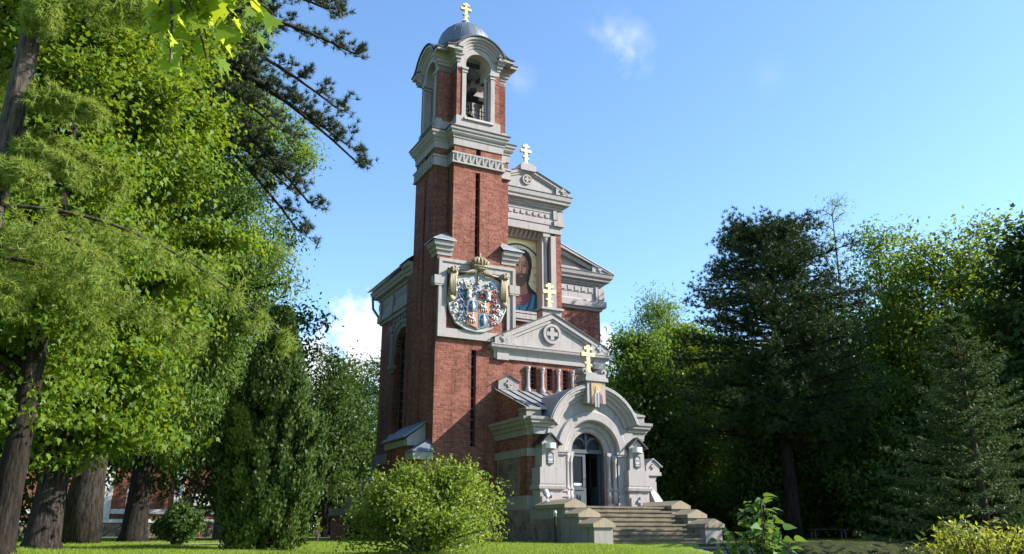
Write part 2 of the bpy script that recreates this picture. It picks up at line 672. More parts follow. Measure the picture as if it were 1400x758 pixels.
def ground():
    xs, ys = axis(-700, 700, -22, 24, .22, 60), axis(-60, 900, 3, 40, .22, 60)
    X, Y = np.meshgrid(xs, ys)
    Z = ground_z(X, Y)
    nx, ny = len(xs), len(ys)
    V = np.stack([X, Y, Z], -1).reshape(-1, 3)
    idx = np.arange(nx * ny).reshape(ny, nx)
    F = np.stack([idx[:-1, :-1], idx[:-1, 1:], idx[1:, 1:], idx[1:, :-1]], -1).reshape(-1, 4)
    o = np_mesh('ground', V, F, None)
    M = Mat('lawn', rough=.95, spec=.1)
    a = M.noise(.5, 5, .6)
    b = M.noise(9, 4, .7)
    c = M.ramp(a, [(.3, (.10, .16, .02)), (.55, (.145, .215, .028)), (.75, (.19, .25, .038))])
    c = M.mix(.6, c, M.ramp(b, [(.25, (.55, .55, .5)), (.7, (1.2, 1.2, 1.1))]), 'MULTIPLY')
    # tree shade at the right painted into the ground colour, worn patches elsewhere
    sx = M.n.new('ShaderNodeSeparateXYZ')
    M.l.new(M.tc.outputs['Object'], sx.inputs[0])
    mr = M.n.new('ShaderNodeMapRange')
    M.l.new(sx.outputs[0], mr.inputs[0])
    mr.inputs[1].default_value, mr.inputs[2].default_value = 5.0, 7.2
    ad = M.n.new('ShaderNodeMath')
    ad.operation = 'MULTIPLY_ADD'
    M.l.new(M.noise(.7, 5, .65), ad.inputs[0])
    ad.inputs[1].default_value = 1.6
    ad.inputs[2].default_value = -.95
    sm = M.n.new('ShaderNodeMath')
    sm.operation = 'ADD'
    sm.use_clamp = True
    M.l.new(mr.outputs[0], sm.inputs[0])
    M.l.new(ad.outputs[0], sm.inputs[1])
    shade_worn = M.ramp(M.noise(5, 5, .7), [(.3, (.014, .014, .008)), (.5, (.028, .034, .012)), (.75, (.05, .075, .016))])
    c = M.mix(M.ramp(sm.outputs[0], [(.45, (0, 0, 0)), (.62, (1, 1, 1))]), c, shade_worn)
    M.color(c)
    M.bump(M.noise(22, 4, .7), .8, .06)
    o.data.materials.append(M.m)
    o['kind'] = 'structure'
    return o


def np_mesh(name, V, F, m, parent=None, smooth=False):
    V = np.ascontiguousarray(V, np.float32)
    F = np.ascontiguousarray(F, np.int32)
    me = bpy.data.meshes.new(name)
    me.vertices.add(len(V))
    me.vertices.foreach_set('co', V.ravel())
    nf, k = F.shape
    me.loops.add(nf * k)
    me.loops.foreach_set('vertex_index', F.ravel())
    me.polygons.add(nf)
    me.polygons.foreach_set('loop_start', np.arange(0, nf * k, k, dtype=np.int32))
    me.update(calc_edges=True)
    if smooth:
        me.polygons.foreach_set('use_smooth', np.ones(nf, bool))
    if m:
        me.materials.append(m)
    o = bpy.data.objects.new(name, me)
    C.objects.link(o)
    if parent:
        o.parent = parent
    return o


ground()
# ------------------------------------------------------------------ the chapel
CH = thing('brick_chapel', 'tall red brick chapel with domed bell tower, gold crosses and arched stone porch', 'chapel', (OX, OY, G0), YAW)
def part(mb, name, m, parent=CH, smooth=False, label=None):
    o = mb.build(name, m, parent, G0, smooth)
    if label: o['label'] = label
    return o
sub = part
def split_build(mb, name, m, parent, smooth=False, margin=.012):
    """one object per group of touching pieces"""
    n = len(mb.v)
    p = list(range(n))
    def find(i):
        while p[i] != i:
            p[i] = p[p[i]]
            i = p[i]
        return i
    for f in mb.f:
        a = find(f[0])
        for i in f[1:]: p[find(i)] = a
    isl = {}
    for i in range(n): isl.setdefault(find(i), []).append(i)
    V = np.array(mb.v)
    boxes = [[V[i].min(0) - margin, V[i].max(0) + margin, set(i)] for i in isl.values()]
    done = False
    while not done:
        done = True
        for i in range(len(boxes)):
            j = i + 1
            while j < len(boxes):
                if (boxes[i][0] <= boxes[j][1]).all() and (boxes[j][0] <= boxes[i][1]).all():
                    boxes[i] = [np.minimum(boxes[i][0], boxes[j][0]), np.maximum(boxes[i][1], boxes[j][1]), boxes[i][2] | boxes[j][2]]
                    boxes.pop(j)
                    done = False
                else:
                    j += 1
    out = []
    for lo, hi, ids in boxes:
        k = MB()
        ids_ = sorted(ids)
        re = {a: b for b, a in enumerate(ids_)}
        k.v = [mb.v[i] for i in ids_]
        k.f = [tuple(re[i] for i in f) for f in mb.f if f[0] in re]
        out.append(k.build(name, m, parent, G0, smooth))
    return out

TW, TC = 3.66, 1.83
def cross_path(i=0., c=.65, W=TW):
    """plan of the cruciform tower, counter clockwise, inset by i"""
    a, b, lo, hi = c, W - c, i, W - i
    return [(a, lo), (b, lo), (b, a), (hi, a), (hi, b), (b, b), (b, hi), (a, hi), (a, b), (lo, b), (lo, a), (a, a)]
SQ = [(0, 0), (TW, 0), (TW, TW), (0, TW)]

# --- tower: lower square shaft with slits
m = MB()
m.wall(0, TW, 1.0, 12.86, [(1.63, 1.86, 4.85, 8.82)], 0, .34, 'y')
m.wall(.34, TW, 1.0, 12.86, [(1.62, 1.84, 5.95, 8.5), (1.62, 1.84, 9.95, 12.861)], 0, .34, 'x')
m.box(.34, TW - .001, .34, TW, 1.0, 12.86)
m.box(TW - .34, TW, .34, TW, 1.0, 12.86)
tower = part(m, 'tower_shaft', M_BRICK)
# the core box fills the shaft behind the slits; slit depth comes from the wall panels
m = MB()
m.wall(.65, 3.01, 12.86, 17.2, [(1.71, 1.93, 12.86, 16.9)], 0, .34, 'y')
m.wall(.65, 3.01, 12.86, 17.2, [(1.64, 1.86, 12.86, 16.9)], 0, .34, 'x')
p = cross_path()
p2 = [(.65, .34), (3.01, .34), (3.01, .65), (3.66, .65), (3.66, 3.01), (3.01, 3.01), (3.01, 3.66), (.65, 3.66), (.65, 3.01), (.34, 3.01), (.34, .65), (.65, .65)]
m.prism(p2, 12.86, 17.2, 'z')
m.wall(.65, 3.01, 17.2, 18.15, [(1.72, 1.95, 17.66, 18.05)], 0, .34, 'y')
m.wall(.65, 3.01, 17.2, 18.15, [(1.62, 1.84, 17.66, 18.05)], 0, .34, 'x')
m.prism(p2, 17.2, 18.15, 'z')
sub(m, 'upper_shaft', M_BRICK, tower)
# slit windows: dark glass with small bars
def slit(a, b, z0, z1, axis):
    g = MB()
    w = g.box
    if axis == 'y':
        g.box(a, b, .26, .33, z0, z1)
    else:
        g.box(.26, .33, a, b, z0, z1)
    o = part(g, 'slit_window', M_DARK)
    g = MB()
    n = max(2, int((z1 - z0) / .42))
    for i in range(n):
        z = z0 + (i + .5) * (z1 - z0) / n
        if axis == 'y': g.box(a, b, .235, .262, z - .018, z + .018)
        else: g.box(.235, .262, a, b, z - .018, z + .018)
    if axis == 'y': g.box(a, a + .035, .23, .262, z0, z1)
    else: g.box(.23, .262, b - .035, b, z0, z1)
    sub(g, 'window_bars', M_FRAME, o)
slit(1.63, 1.86, 4.85, 8.82, 'y'); slit(1.71, 1.93, 12.88, 16.9, 'y'); slit(1.62, 1.84, 5.95, 8.5, 'x'); slit(1.63, 1.85, 9.97, 16.9, 'x')

# --- hoods over the four corners of the square shaft
def hood(k):
    m = MB(); s = len(m.v)
    m.sweep([(0, .66), (0, 0), (.66, 0)], [(-.1, 12.78), (.03, 12.78), (.05, 12.96), (.12, 12.98), (.14, 13.12), (.22, 13.16), (.27, 13.34), (-.1, 13.36)])
    m.box(.0, .65, .0, .65, 12.86, 13.34)
    m.rot(s, k, TC, TC)
    o = part(m, 'corner_hood', M_TRIM)
    r = MB(); s = len(r.v)
    e = .33
    r.add([(-e, -e, 13.365), (.65 + .1, -e, 13.365), (.65, .65, 14.08), (-e, .65 + .1, 13.365), (.65, -.0, 13.365), (-e, -e, 13.40), (.75, -e, 13.40), (-e, .75, 13.40), (.66, .66, 14.12)],
          [(5, 6, 8), (5, 8, 7), (0, 1, 6, 5), (0, 5, 7, 3), (0, 3, 2, 1), (1, 2, 8, 6), (3, 7, 8, 2)])
    r.rot(s, k, TC, TC)
    sub(r, 'hood_roof', M_ROOF, o)
for k in range(4): hood(k)

# --- frieze with hollow panels, cornice, pedestal
m = MB()
m.sweep(cross_path(), [(-.1, 17.16), (.12, 17.16), (.12, 17.24), (.085, 17.26), (.085, 17.58), (.13, 17.60), (.13, 17.68), (-.1, 17.69)], True)
fr = part(m, 'tower_frieze', M_TRIM)
m = MB()
for k in (0, 3):
    s = len(m.v)
    for i in range(8):
        x = .72 + i * .315
        m.box(x, x + .07, -.145, -.05, 17.262, 17.578)
        if i < 7:   # slanted wedge in each hollow
            m.add([(x + .07, -.085, 17.27), (x + .315, -.085, 17.27), (x + .315, -.135, 17.57), (x + .19, -.135, 17.57), (x + .07, -.05, 17.57), (x + .315, -.05, 17.57)],
                  [(0, 1, 2, 3), (3, 2, 5, 4), (0, 3, 4), (1, 5, 2)])
    m.rot(s, k, TC, TC)
split_build(m, 'frieze_tooth', M_TRIM, fr)
m = MB()
m.sweep(cross_path(), [(-.1, 18.05), (.05, 18.05), (.06, 18.36), (.10, 18.40), (.10, 18.47), (.16, 18.52), (.21, 18.60), (.21, 18.66), (.27, 18.72), (.29, 18.83), (-.2, 18.84)], True)
tc = part(m, 'tower_cornice', M_TRIM)
m = MB()
m.sweep(cross_path(), [(-.2, 18.842), (.315, 18.842), (.325, 18.89), (-.2, 19.0)], True)
sub(m, 'cornice_flashing', M_FLASH, tc)
m = MB()
m.prism(cross_path(-.0), 18.9, 19.12, 'z')
m.prism(cross_path(.07, .7), 19.1, 19.48, 'z')
for k in range(4):
    s = len(m.v)
    m.box(.72, 2.94, .02, .3, 19.1, 19.58)
    m.prism([(.02, 19.56), (-.06, 19.46), (-.06, 19.42), (.02, 19.40)], 1.1, 2.56, 'x')
    m.rot(s, k, TC, TC)
part(m, 'belfry_pedestal', M_TRIM)

# --- belfry
m = MB()
for k in range(4):
    s = len(m.v)
    m.prism([(.75, .1), (1.02, .1), (1.02, 1.02), (.1, 1.02), (.1, .75), (.75, .75)], 19.45, 22.12, 'z')
    m.rot(s, k, TC, TC)
belf = part(m, 'belfry_pier', M_BRICK)
m = MB()
for k in range(4):
    s = len(m.v)
    for sg in (0, 1):
        f = (lambda x: x) if not sg else (lambda x: 2 * TC - x)
        def bx(x0, x1, *r):
            a, b = sorted((f(x0), f(x1))); m.box(a, b, *r)
        bx(1.0, 1.2, .06, .42, 19.5, 22.12)
        bx(1.02, 1.13, .42, 1.05, 19.5, 22.12)
        bx(.98, 1.25, .03, .45, 21.86, 21.95); bx(.96, 1.28, .0, .5, 22.02, 22.13)
        bx(.98, 1.24, .03, .45, 19.48, 19.66)
    m.rot(s, k, TC, TC)
sub(m, 'jamb_facing', M_TRIM, belf)
m = MB()
for k in range(4):
    s = len(m.v)
    for x in (1.24, 2 * TC - 1.24):
        m.lathe([(.1, 19.5), (.1, 19.62), (.065, 19.68), (.06, 21.7), (.09, 21.74), (.07, 21.8), (.11, 21.95), (.11, 22.05)], x, .55, 10)
    m.rot(s, k, TC, TC)
split_build(m, 'colonnette', M_TRIM, belf)
# entablature with arches
m = MB()
ZS, RO = 22.36, .64
for k in range(4):
    s = len(m.v)
    inn, out = [], []
    n = 28
    for i in range(n + 1):
        a = PI * i / n
        inn.append((TC + RO * math.cos(a), ZS + RO * math.sin(a)))
        out.append((TC + 1.12 * math.cos(a), 22.5 + 1.12 * math.sin(a)))
    out = [(max(.75, min(2.91, x)), z) for x, z in out]
    inn = [(inn[0][0], 22.1)] + inn + [(inn[-1][0], 22.1)]
    out = [(2.91, 22.1)] + out + [(.75, 22.1)]
    for i in range(len(inn) - 1):
        m.prism([inn[i], out[i], out[i + 1], inn[i + 1]], .1, 1.25)
    m.prism([(.1, .75), (.75, .75), (.75, .14), (1.1, .14), (1.1, 1.1), (.14, 1.1), (.14, .75)], 22.09, 23.1, 'z')
    m.rot(s, k, TC, TC)
ent = part(m, 'belfry_entablature', M_TRIM)
m = MB()
for k in range(4):
    s = len(m.v)
    m.sweep([(.1, .9), (.1, .75), (.75, .75), (.75, .1), (.9, .1)], [(-.1, 22.36), (.04, 22.36), (.05, 22.46), (.12, 22.5), (.13, 22.6), (.20, 22.66), (.20, 22.72), (.30, 22.8), (.32, 22.93), (-.1, 22.95)])
    prof = [(.80, .2), (.80, .055), (.91, .05), (.93, .0), (1.02, -.02), (1.05, -.1), (1.12, -.1), (1.15, -.19), (1.25, -.22), (1.27, .2)]
    m.arcsweep(TC, 22.5, prof, 20, 160, 36)
    # flared ends of the arched cornice
    for q in (0, 1):
        ps = [(TC + 1.01, 23.27), (TC + 1.2, 23.09), (TC + 1.42, 22.97), (TC + 1.68, 22.93), (TC + 1.68, 22.80), (TC + 1.35, 22.80), (TC + 1.1, 22.86), (TC + .92, 23.0)]
        if q: ps = [(2 * TC - x, z) for x, z in ps]
        m.prism(ps, -.22, .2)
    m.rot(s, k, TC, TC)
sub(m, 'arched_cornice', M_TRIM, ent)
m = MB()
for k in range(4):
    s = len(m.v)
    m.arcsweep(TC, 22.5, [(.9, .1), (1.273, .1), (1.273, -.28), (1.33, -.28), (1.33, TC), (.9, TC)], 20, 160, 36)
    for q in (0, 1):
        ps = [(TC + .99, 23.29), (TC + 1.2, 23.095), (TC + 1.42, 22.975), (TC + 1.72, 22.935), (TC + 1.72, 22.985), (TC + 1.44, 23.03), (TC + 1.23, 23.155), (TC + 1.04, 23.36)]
        if q: ps = [(2 * TC - x, z) for x, z in ps]
        m.prism(ps, -.275, .2)
    m.sweep([(.1, .9), (.1, .75), (.75, .75), (.75, .1), (.9, .1)], [(-.3, 22.952), (.345, 22.952), (.35, 23.0), (-.3, 23.1)])
    m.rot(s, k, TC, TC)
sub(m, 'belfry_roof', M_FLASH, ent)
# dome
m = MB()
R, zc = 1.34, 24.22
prof = [(1.28, 22.9), (1.28, 23.95), (1.38, 24.0), (1.38, 24.06), (R, 24.08)] + [(R * math.cos(a), zc + R * math.sin(a)) for a in np.linspace(.02, 1.36, 18)] + [(.24, 25.56), (.24, 25.62), (.2, 25.66), (.13, 25.8), (.12, 25.9), (.0, 25.92)]
m.lathe(prof, TC, TC, 48)
dome = part(m, 'dome', M_DOME, smooth=True)
m = MB()
for i in range(24):
    a = 2 * PI * i / 24
    m.tube([(TC + (R + .004) * math.cos(t) * math.cos(a), TC + (R + .004) * math.cos(t) * math.sin(a), zc + (R + .004) * math.sin(t)) for t in np.linspace(.05, 1.38, 12)], .008, 4)
sub(m, 'dome_seam', M_DOME, dome)
# bells, beam and railing
m = MB()
m.box(.6, 3.06, 1.70, 1.96, 21.55, 21.78); m.box(1.70, 1.96, .6, 3.06, 21.3, 21.5)
part(m, 'bell_beam', M_VOID)
def bell(x, y, zt, r):
    m = MB()
    m.lathe([(.05, zt + .12), (.06, zt), (.28 * r, zt - .02), (.5 * r, zt - .1 * r), (.58 * r, zt - .6 * r), (.68 * r, zt - 1.1 * r), (.86 * r, zt - 1.4 * r), (1.0 * r, zt - 1.62 * r), (.94 * r, zt - 1.62 * r), (.3 * r, zt - 1.2 * r)], x, y, 24)
    b = part(m, 'bell', M_BRONZE, smooth=True)
    c = MB(); c.tube([(x, y, zt - r), (x, y, zt - 1.75 * r)], .03, 6); c.ball((x, y, zt - 1.78 * r), .07)
    sub(c, 'clapper', M_IRON, b)
bell(1.62, 1.7, 21.5, .42); bell(2.25, 2.2, 21.3, .28)
m = MB()
for k in range(4):
    s = len(m.v)
    for z in (19.75, 20.05, 20.28): m.box(1.2, 2.46, .50, .525, z, z + .025)
    for i in range(7): m.box(1.24 + i * .195, 1.262 + i * .195, .502, .523, 19.5, 20.28)
    m.rot(s, k, TC, TC)
split_build(m, 'belfry_railing', M_IRON, CH)

def gold_cross(u, v, z0, h, name='gold_cross', w=.55):
    """eight pointed cross with budded arms on a flared foot; faces the front"""
    m = MB()
    t = .055 * h
    a = .064 * h
    W = w * h / 2
    y0, y1 = v - t, v + t
    def bar(zc, hw, hh, tt=0.):
        m.prism([(u - hw, zc - hh * .8), (u - hw + .03, zc - hh * 1.15), (u - hw * .55, zc - hh), (u + hw * .55, zc - hh), (u + hw - .03, zc - hh * 1.15), (u + hw, zc - hh * .8), (u + hw, zc + hh * .8), (u + hw - .03, zc + hh * 1.15), (u + hw * .55, zc + hh), (u - hw * .55, zc + hh), (u - hw + .03, zc + hh * 1.15), (u - hw, zc + hh * .8)], y0 - tt, y1 + tt)
    m.prism([(u - .2 * h, z0), (u + .2 * h, z0), (u + .12 * h, z0 + .07 * h), (u + a, z0 + .14 * h), (u - a, z0 + .14 * h), (u - .12 * h, z0 + .07 * h)], y0 - .004, y1 + .004)
    for (q0, q1, k) in ((.13, .30, 1.25), (.30, .44, 1.0), (.44, .60, 1.2), (.60, 1.0, 1.0)):
        m.prism([(u - a * k, z0 + q0 * h), (u + a * k, z0 + q0 * h), (u + a * k, z0 + q1 * h), (u - a * k, z0 + q1 * h)], y0 + .002 * k, y1 - .002 * k)
    bar(z0 + .68 * h, W, .064 * h, .006)
    bar(z0 + .90 * h, W * .60, .05 * h, .009)
    bar(z0 + .985 * h, a * 1.1, .03 * h, .003)
    m.prism([(u - W * .55, z0 + .36 * h), (u + W * .55, z0 + .26 * h), (u + W * .55, z0 + .33 * h), (u - W * .55, z0 + .43 * h)], y0 - .005, y1 + .005)
    return part(m, name, M_GOLD)
def wall_cross(m, u, z, s, v, t=.06):
    a = s * .32
    m.prism([(u - a, z - s), (u + a, z - s), (u + a, z - a), (u + s, z - a), (u + s, z + a), (u + a, z + a), (u + a, z + s), (u - a, z + s), (u - a, z + a), (u - s, z + a), (u - s, z - a), (u - a, z - a)], v - t, v + .01)

gold_cross(TC + .04, TC, 25.88, 1.05)

# --- coat of arms frame with side ears
m = MB()
for (o, i, y) in ((0.0, .14, -.16), (.12, .27, -.10)):
    u0, u1, z0, z1 = .03 + o, 3.63 - o, 9.22 + o, 12.62 - o
    m.wall(u0, u1, z0, z1, [(u0 + i, u1 - i, z0 + i, z1 - i)], y, .05 - o * .3)
for (u0, u1) in ((-.18, .34), (3.32, 3.82)):
    m.box(u0, u1, -.2, .2 if u0 < 0 else .1, 11.45, 11.82)
    m.box(u0 + .03, u1 - .03, -.18, .1, 11.38, 11.46)
part(m, 'arms_frame', M_TRIM)

# --- coat of arms
M_MANTLE = stucco('mantle_plaster', (.34, .345, .34), .9)
M_BLUEP = Mat('blue_plaster', (.035, .085, .19), .5).m
M_REDP = Mat('red_plaster', (.22, .025, .02), .5).m
M_ORANGE = Mat('orange_plaster', (.42, .14, .05), .5).m
M_SILV = Mat('silver_plaster', (.55, .56, .55), .5, .2).m
arms_poly = [(0.63, 11.94), (0.92, 11.85), (1.41, 12.05), (1.82, 12.17), (2.18, 11.99), (2.72, 11.91), (2.96, 11.73), (3.03, 11.01), (3.13, 10.68), (2.88, 10.15), (2.49, 9.81), (2.14, 9.62), (1.74, 9.58), (1.28, 9.64), (0.84, 9.86), (0.58, 10.32), (0.48, 10.74), (0.55, 11.41)]
rim = MB()
cx, cz = 1.8, 10.9
def sc(poly, k): return [(cx + (x - cx) * k, cz + (z - cz) * k) for x, z in poly]
m = MB(); m.prism(sc(arms_poly, .97), -.16, .02)
ARM = part(m, 'coat_of_arms', M_MANTLE)
n = len(arms_poly)
rim.tube([(x, -.14, z) for x, z in arms_poly + arms_poly[:1]], .055, 6)
sub(rim, 'mantle_rim', M_MANTLE, ARM, True)
rng = random.Random(4)
m = MB()
for i in range(46):
    a, r = rng.uniform(0, 2 * PI), rng.uniform(.55, 1.15)
    x, z = cx + r * math.cos(a) * .95, cz + .05 + r * math.sin(a) * .9
    if z > 11.85 or z < 9.85 or (1.2 < x < 2.4 and z < 11.0): continue
    m.prism([(x - .015, z), (x + .03, z + .005), (x + .02, z + .07), (x, z + .075)], -.175, -.15)
split_build(m, 'ermine_spot', M_BLUEP, ARM)
def fold(poly, nm, flip):
    m = MB()
    m.prism(poly, -.26, -.05)
    xs = [p[0] for p in poly]; x0, x1 = min(xs), max(xs)
    for i in range(4):
        t = (i + .5) / 4
        xx = x0 + (x1 - x0) * (.2 + .55 * t)
        m.tube([(xx + .04, -.27, 12.05), (xx - .02, -.29, 11.6), (xx + .02 * flip, -.28, 11.1 - .04 * i)], [.06, .055, .04], 6)
    c = (sum(xs) / len(xs) + .02, -.28, 12.12)
    m.ball(c, .17, 1.2, .8, .8)
    for i in range(5):
        a = i * 1.3
        m.ball((c[0] + .13 * math.cos(a), c[1] - .07, c[2] + .09 * math.sin(a)), .07)
    m.ball(((x0 + x1) / 2 - .05 * flip, -.25, 10.88), .13, 1.1, .6, .9)
    return sub(m, 'gold_drapery', M_GOLDP, ARM, True)
fold([(0.38, 12.04), (0.53, 12.22), (0.76, 12.27), (0.89, 12.13), (0.83, 11.9), (0.73, 11.71), (0.79, 10.89), (0.71, 10.8), (0.57, 10.71), (0.41, 10.81), (0.47, 11.39), (0.55, 11.87)], 'l', 1)
fold([(2.75, 12.14), (2.96, 12.27), (3.17, 12.24), (3.25, 12.11), (3.19, 11.76), (3.25, 10.98), (3.08, 10.72), (2.92, 10.77), (2.96, 11.28), (2.91, 11.94)], 'r', -1)
m = MB()
m.prism([(1.53, 12.33), (1.47, 12.42), (1.53, 12.46), (2.15, 12.46), (2.2, 12.42), (2.14, 12.33), (1.85, 12.25)], -.42, -.05)
for i in range(7):
    a = PI * (i + .5) / 7
    m.tube([(1.84 - .30 * math.cos(a), -.28 - .14 * math.sin(a), 12.45), (1.84 - .40 * math.cos(a), -.30 - .2 * math.sin(a), 12.62), (1.84 - .2 * math.cos(a), -.28 - .1 * math.sin(a), 12.78), (1.84, -.25, 12.74)], [.045, .06, .05, .04], 6)
m.ball((1.84, -.27, 12.86), .07); m.box(1.815, 1.865, -.3, -.24, 12.9, 13.02); m.box(1.77, 1.91, -.295, -.245, 12.94, 12.98)
for i in range(9):
    m.ball((1.54 + i * .075, -.43, 12.40), .035)
# folds falling from the crown to both knots
for sg in (-1, 1):
    for i in range(5):
        x1 = 1.84 + sg * (.25 + .2 * i)
        m.tube([(1.84 + sg * .1, -.3, 12.34), (1.84 + sg * (.2 + .09 * i), -.31, 12.16 - .02 * i), (x1, -.24, 12.02 - .0 * i + (.06 if i > 2 else 0))], [.05, .05, .03], 6)
m.tube([(1.82, -.2, 12.15), (1.80, -.2, 11.75)], .03, 6); m.ball((1.79, -.21, 11.68), .08)
sub(m, 'gold_crown', M_GOLDP, ARM, True)
shield = [(1.27, 10.91), (2.34, 10.91), (2.33, 9.86), (2.05, 9.77), (1.80, 9.66), (1.54, 9.77), (1.27, 9.84)]
m = MB(); m.prism(shield, -.235, -.15)
SH = sub(m, 'quartered_shield', M_GOLDP, ARM)
m = MB(); m.prism([(1.30, 10.40), (1.78, 10.40), (1.78, 10.88), (1.30, 10.88)], -.25, -.2); m.prism([(1.83, 9.71), (2.04, 9.80), (2.30, 9.88), (2.30, 10.35), (1.83, 10.35)], -.25, -.2)
sub(m, 'blue_quarter', M_BLUEP, ARM)
m = MB(); m.prism([(1.83, 10.40), (2.31, 10.40), (2.31, 10.88), (1.83, 10.88)], -.25, -.2); m.prism([(1.30, 9.87), (1.55, 9.79), (1.78, 9.71), (1.78, 10.35), (1.30, 10.35)], -.25, -.2)
sub(m, 'orange_quarter', M_ORANGE, ARM)
m = MB()
def horseman(x, z):
    m.tube([(x - .13, -.27, z + .0), (x - .02, -.29, z + .03), (x + .1, -.27, z + .0)], [.05, .06, .05], 6)
    m.tube([(x - .1, -.28, z + .02), (x - .17, -.28, z + .12), (x - .2, -.27, z + .08)], [.045, .035, .02], 5)
    for dx, dz in ((-.14, -.17), (-.05, -.2), (.06, -.19), (.14, -.15)):
        m.tube([(x + dx * .7, -.27, z), (x + dx, -.27, z + dz)], .022, 5)
    m.tube([(x, -.28, z + .05), (x + .02, -.3, z + .2)], .045, 6); m.ball((x + .02, -.3, z + .25), .04)
    m.tube([(x + .02, -.3, z + .17), (x - .14, -.29, z + .2)], .02, 5)
def standing(x, z):
    m.tube([(x, -.28, z - .2), (x + .015, -.29, z), (x, -.28, z + .16)], [.05, .07, .05], 6); m.ball((x, -.29, z + .21), .045)
    for sg in (-1, 1): m.tube([(x, -.28, z + .1), (x + sg * .1, -.28, z + .02), (x + sg * .07, -.28, z - .1)], .024, 5)
horseman(2.08, 10.62); horseman(1.53, 10.08); standing(1.54, 10.63); standing(2.06, 10.08)
# helmets above the shield
for x, z in ((1.36, 11.2), (2.26, 11.2)):
    m.ball((x, -.28, z), .13, .9, .8, 1.1); m.tube([(x, -.27, z - .1), (x, -.25, z - .24)], [.1, .13], 8)
split_build(m, 'silver_figure', M_SILV, ARM, True)
m = MB()
for x, z in ((1.36, 11.2), (2.26, 11.2)):
    for i in range(5): m.tube([(x - .12 + .06 * i, -.3, z + .13), (x - .16 + .08 * i, -.3, z + .24)], [.03, .02], 5)
    m.box(x - .14, x + .14, -.34, -.2, z + .1, z + .15)
for (x, z, dx) in ((1.1, 11.75, .25), (1.5, 11.6, -.1)):
    m.tube([(x + dx, -.22, z - .45), (x, -.24, z)], [.02, .03], 5); m.ball((x, -.24, z), .05)
split_build(m, 'gold_coronet', M_GOLDP, ARM, True)
def curl(m, x, z, r, sg, th=.035):
    pts = []
    for i in range(11):
        a = i / 10 * 4.4
        q = r * (1 - .07 * i)
        pts.append((x + sg * q * math.cos(a), -.22 - .02 * (i % 2), z + q * math.sin(a)))
    m.tube(pts, [th * (1.2 - .06 * i) for i in range(11)], 5)
mb_, mr = MB(), MB()
for (x, z) in ((.98, 11.25), (1.12, 11.02), (1.02, 10.75), (1.13, 10.5), (1.0, 10.2), (1.12, 10.02), (.86, 11.0), (1.62, 11.15), (1.72, 11.45), (1.85, 11.25), (1.58, 11.4), (1.18, 11.4), (2.5, 11.62), (2.36, 11.7), (2.62, 11.5)):
    curl(mb_, x + rng.uniform(-.03, .03), z, rng.uniform(.08, .14), rng.choice((-1, 1)))
for (x, z) in ((1.95, 11.05), (2.08, 11.15), (2.0, 11.3), (2.46, 10.98), (2.55, 11.2), (2.5, 10.75), (2.42, 10.5), (2.58, 10.5), (2.5, 10.25), (2.45, 10.0), (2.68, 11.0), (2.42, 11.32), (2.6, 9.95)):
    curl(mr, x + rng.uniform(-.03, .03), z, rng.uniform(.08, .13), rng.choice((-1, 1)))
for q in range(26):
    curl(mb_ if q % 2 else mr, rng.uniform(.85, 1.25) if q % 2 else rng.uniform(2.38, 2.75), rng.uniform(9.95, 11.5), rng.uniform(.05, .10), rng.choice((-1, 1)), .024)
split_build(mb_, 'blue_scrollwork', M_BLUEP, ARM, True); split_build(mr, 'red_scrollwork', M_REDP, ARM, True)
m = MB()
for q in range(34):
    a, r = rng.uniform(0, 2 * PI), rng.uniform(.75, 1.15)
    x, z = 1.8 + r * math.cos(a), 10.85 + r * .95 * math.sin(a)
    if z < 11.8: curl(m, x, z, rng.uniform(.04, .09), rng.choice((-1, 1)), .02)
for (x, z) in ((.92, 11.55), (1.25, 11.62), (.8, 10.6), (.95, 10.0), (.75, 10.3), (2.72, 10.55), (2.65, 10.2), (2.85, 10.4), (2.75, 10.75), (2.5, 9.95), (.7, 11.2), (2.8, 11.35)):
    curl(m, x, z, rng.uniform(.07, .13), rng.choice((-1, 1)), .028)
split_build(m, 'white_scrollwork', M_SILV, ARM, True)

# --- nave
NU0, NU1, NV0, NV1, ZE = 1.15, 9.97, 2.9, 10.75, 13.95
AX = 5.5
m = MB()
m.wall(3.4, NV1, 1.0, 13.9, [(6.05, 8.45, 6.2, 11.3)], NU0, NU0 + .6, 'x')
m.spandrel(7.25, 10.1, 1.2, 11.3, NU0 + .05, NU0 + .6, 'x')
m.box(NU1 - .5, NU1, NV0, NV1, 1.0, 13.9)
m.box(NU0 + .6, NU1 - .5, NV1 - .5, NV1, 1.0, 13.9)
m.wall(NU0 + .6, NU1 - .5, 1.0, 13.9, [(3.9, 6.9, 11.0, 13.901)], NV0, NV0 + .4)
m.prism([(NU0, 13.9), (NU1, 13.9), (AX, 15.8)], 3.5, NV1 - .01)
m.prism([(7.2, 13.9), (NU1, 13.9), (7.2, 15.0)], NV0 + .02, 3.5)
nave = part(m, 'nave_wall', M_BRICK)
m = MB()
